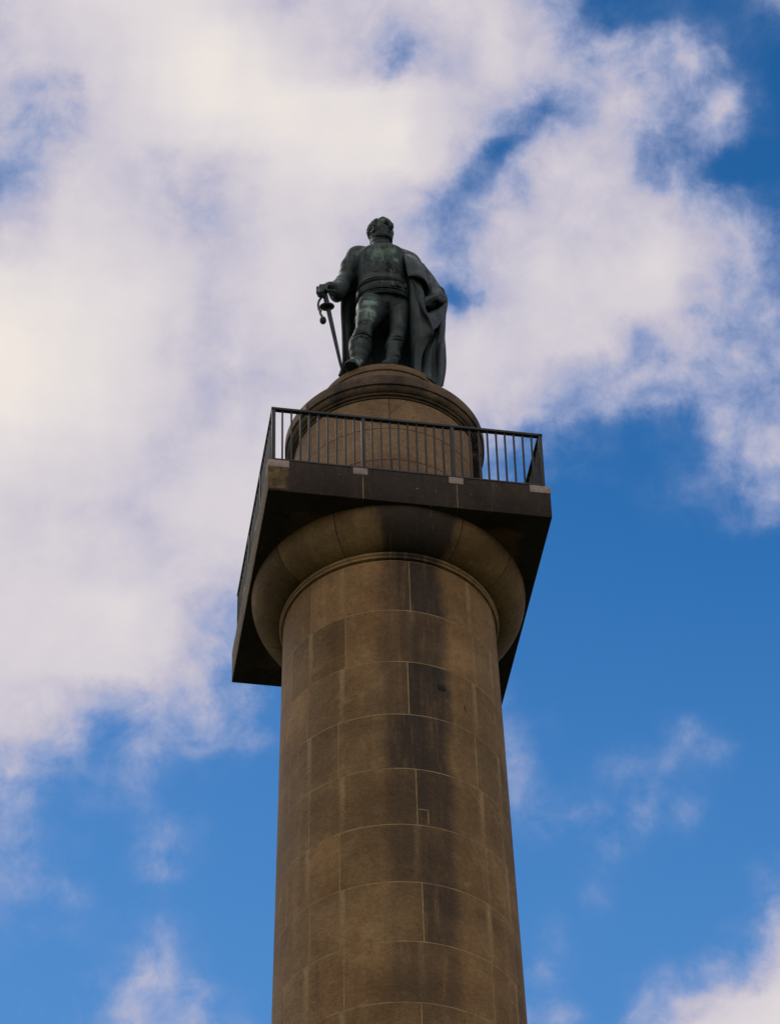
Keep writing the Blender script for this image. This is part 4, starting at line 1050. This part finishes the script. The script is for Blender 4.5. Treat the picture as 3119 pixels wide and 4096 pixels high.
# ---- sword: blade, hilt, guard, knuckle bow, sword knot
g0 = V(288, 1058, -1.0); tip = V(434, 1722, -.83); tip[2] = max(tip[2], .012)
ax = (tip-g0)/np.linalg.norm(tip-g0); Lb = np.linalg.norm(tip-g0)
sx_ = np.cross(ax, np.array((0, 1, 0))); sx_ /= np.linalg.norm(sx_); sy_ = np.cross(ax, sx_)
bm = bmesh.new(); rows = []
for t, wd in ((-.02, .036), (.0, .036), (.1, .035), (.5, .030), (.9, .024), (.97, .017), (1.0, .004)):
    c0 = g0+ax*Lb*t
    rows.append([bm.verts.new(c0+sx_*wd*a_+sy_*.012*b_*min(1, wd/.02)) for a_, b_ in ((1, 0), (.55, 1), (0, .75), (-.55, 1), (-1, 0), (-.55, -1), (0, -.75), (.55, -1))])
for a_, b_ in zip(rows[:-1], rows[1:]):
    for k in range(8): bm.faces.new((a_[k], a_[(k+1) % 8], b_[(k+1) % 8], b_[k]))
bm.faces.new(rows[0]); bm.faces.new(rows[-1][::-1]); bmesh.ops.recalc_face_normals(bm, faces=bm.faces)
sword = bm_obj('sword', bm, M_BRONZE, statue, angle=25); paint_patina(sword, [(g0+ax*.3, .12, .3), (g0+ax*.9, .1, .3)])
bm = bmesh.new()
tube(bm, crv([g0+ax*.01, g0-ax*.06, g0-ax*.13, g0-ax*.22, g0-ax*.30, g0-ax*.34], 30), [.036+.006*math.sin(i*.7)*0+.006*(i % 2) for i in range(30)], 14)
grip = bm_obj('grip', bm, M_BRONZE, sword); paint_patina(grip, [])
bm = bmesh.new(); n = 40; rows = []
cg = g0+sx_*0
e1 = V(196, 1100, -1.04)-g0; e1 -= ax*(e1@ax); e1 /= np.linalg.norm(e1); e2 = np.cross(ax, e1)
for r_, h in ((.0, .012), (.4, .014), (.75, .010), (.93, .0), (1.0, -.010), (.97, -.022), (.85, -.016), (.4, -.006), (.0, -.004)):
    rows.append([bm.verts.new(cg+e1*(r_*.118*math.cos(t)+.012)+e2*r_*.095*math.sin(t)+ax*h) for t in np.linspace(0, 2*math.pi, n, endpoint=False)])
for a_, b_ in zip(rows[:-1], rows[1:]):
    for k in range(n): bm.faces.new((a_[k], a_[(k+1) % n], b_[(k+1) % n], b_[k]))
bmesh.ops.remove_doubles(bm, verts=bm.verts, dist=.0005); bmesh.ops.recalc_face_normals(bm, faces=bm.faces)
guard = bm_obj('guard', bm, M_BRONZE_D, sword); paint_patina(guard, [])
bm = bmesh.new()
tube(bm, crv([V(246, 935, -1.02), V(212, 968, -1.04), V(190, 1010, -1.05), V(190, 1055, -1.05), V(203, 1092, -1.04), V(222, 1098, -1.04)], 30), [.019]*30, 10)
bow = bm_obj('knuckle_bow', bm, M_BRONZE_D, sword); paint_patina(bow, [])
bm = bmesh.new()
tube(bm, crv([V(203, 1085, -1.045), V(208, 1115, -1.05), V(220, 1140, -1.05), V(232, 1160, -1.05)], 16), [.018]*16, 8)
kc = V(238, 1193, -1.05)
for i in range(130):
    z_ = 1-2*(i+.5)/130; a_ = i*2.39996; s_ = math.sqrt(1-z_*z_)
    rr = .013; p = kc+np.array((.040*s_*math.cos(a_), .040*s_*math.sin(a_), .062*z_)); r = bmesh.ops.create_icosphere(bm, subdivisions=1, radius=rr); bmesh.ops.translate(bm, vec=p, verts=r['verts'])
r = bmesh.ops.create_uvsphere(bm, u_segments=16, v_segments=10, radius=1); bmesh.ops.scale(bm, vec=(.041, .041, .063), verts=r['verts']); bmesh.ops.translate(bm, vec=kc, verts=r['verts'])
knot = bm_obj('sword_knot', bm, M_BRONZE_D, sword); paint_patina(knot, [])
# thin bronze base under the feet
bm = bmesh.new()
lathe(bm, [(.02, .016), (.80, .016), (.815, .010), (.815, -.02)], 90); 
base = bm_obj('base', bm, M_BRONZE_D, statue, angle=40); base.location = (0, -.02, 0); paint_patina(base, [])
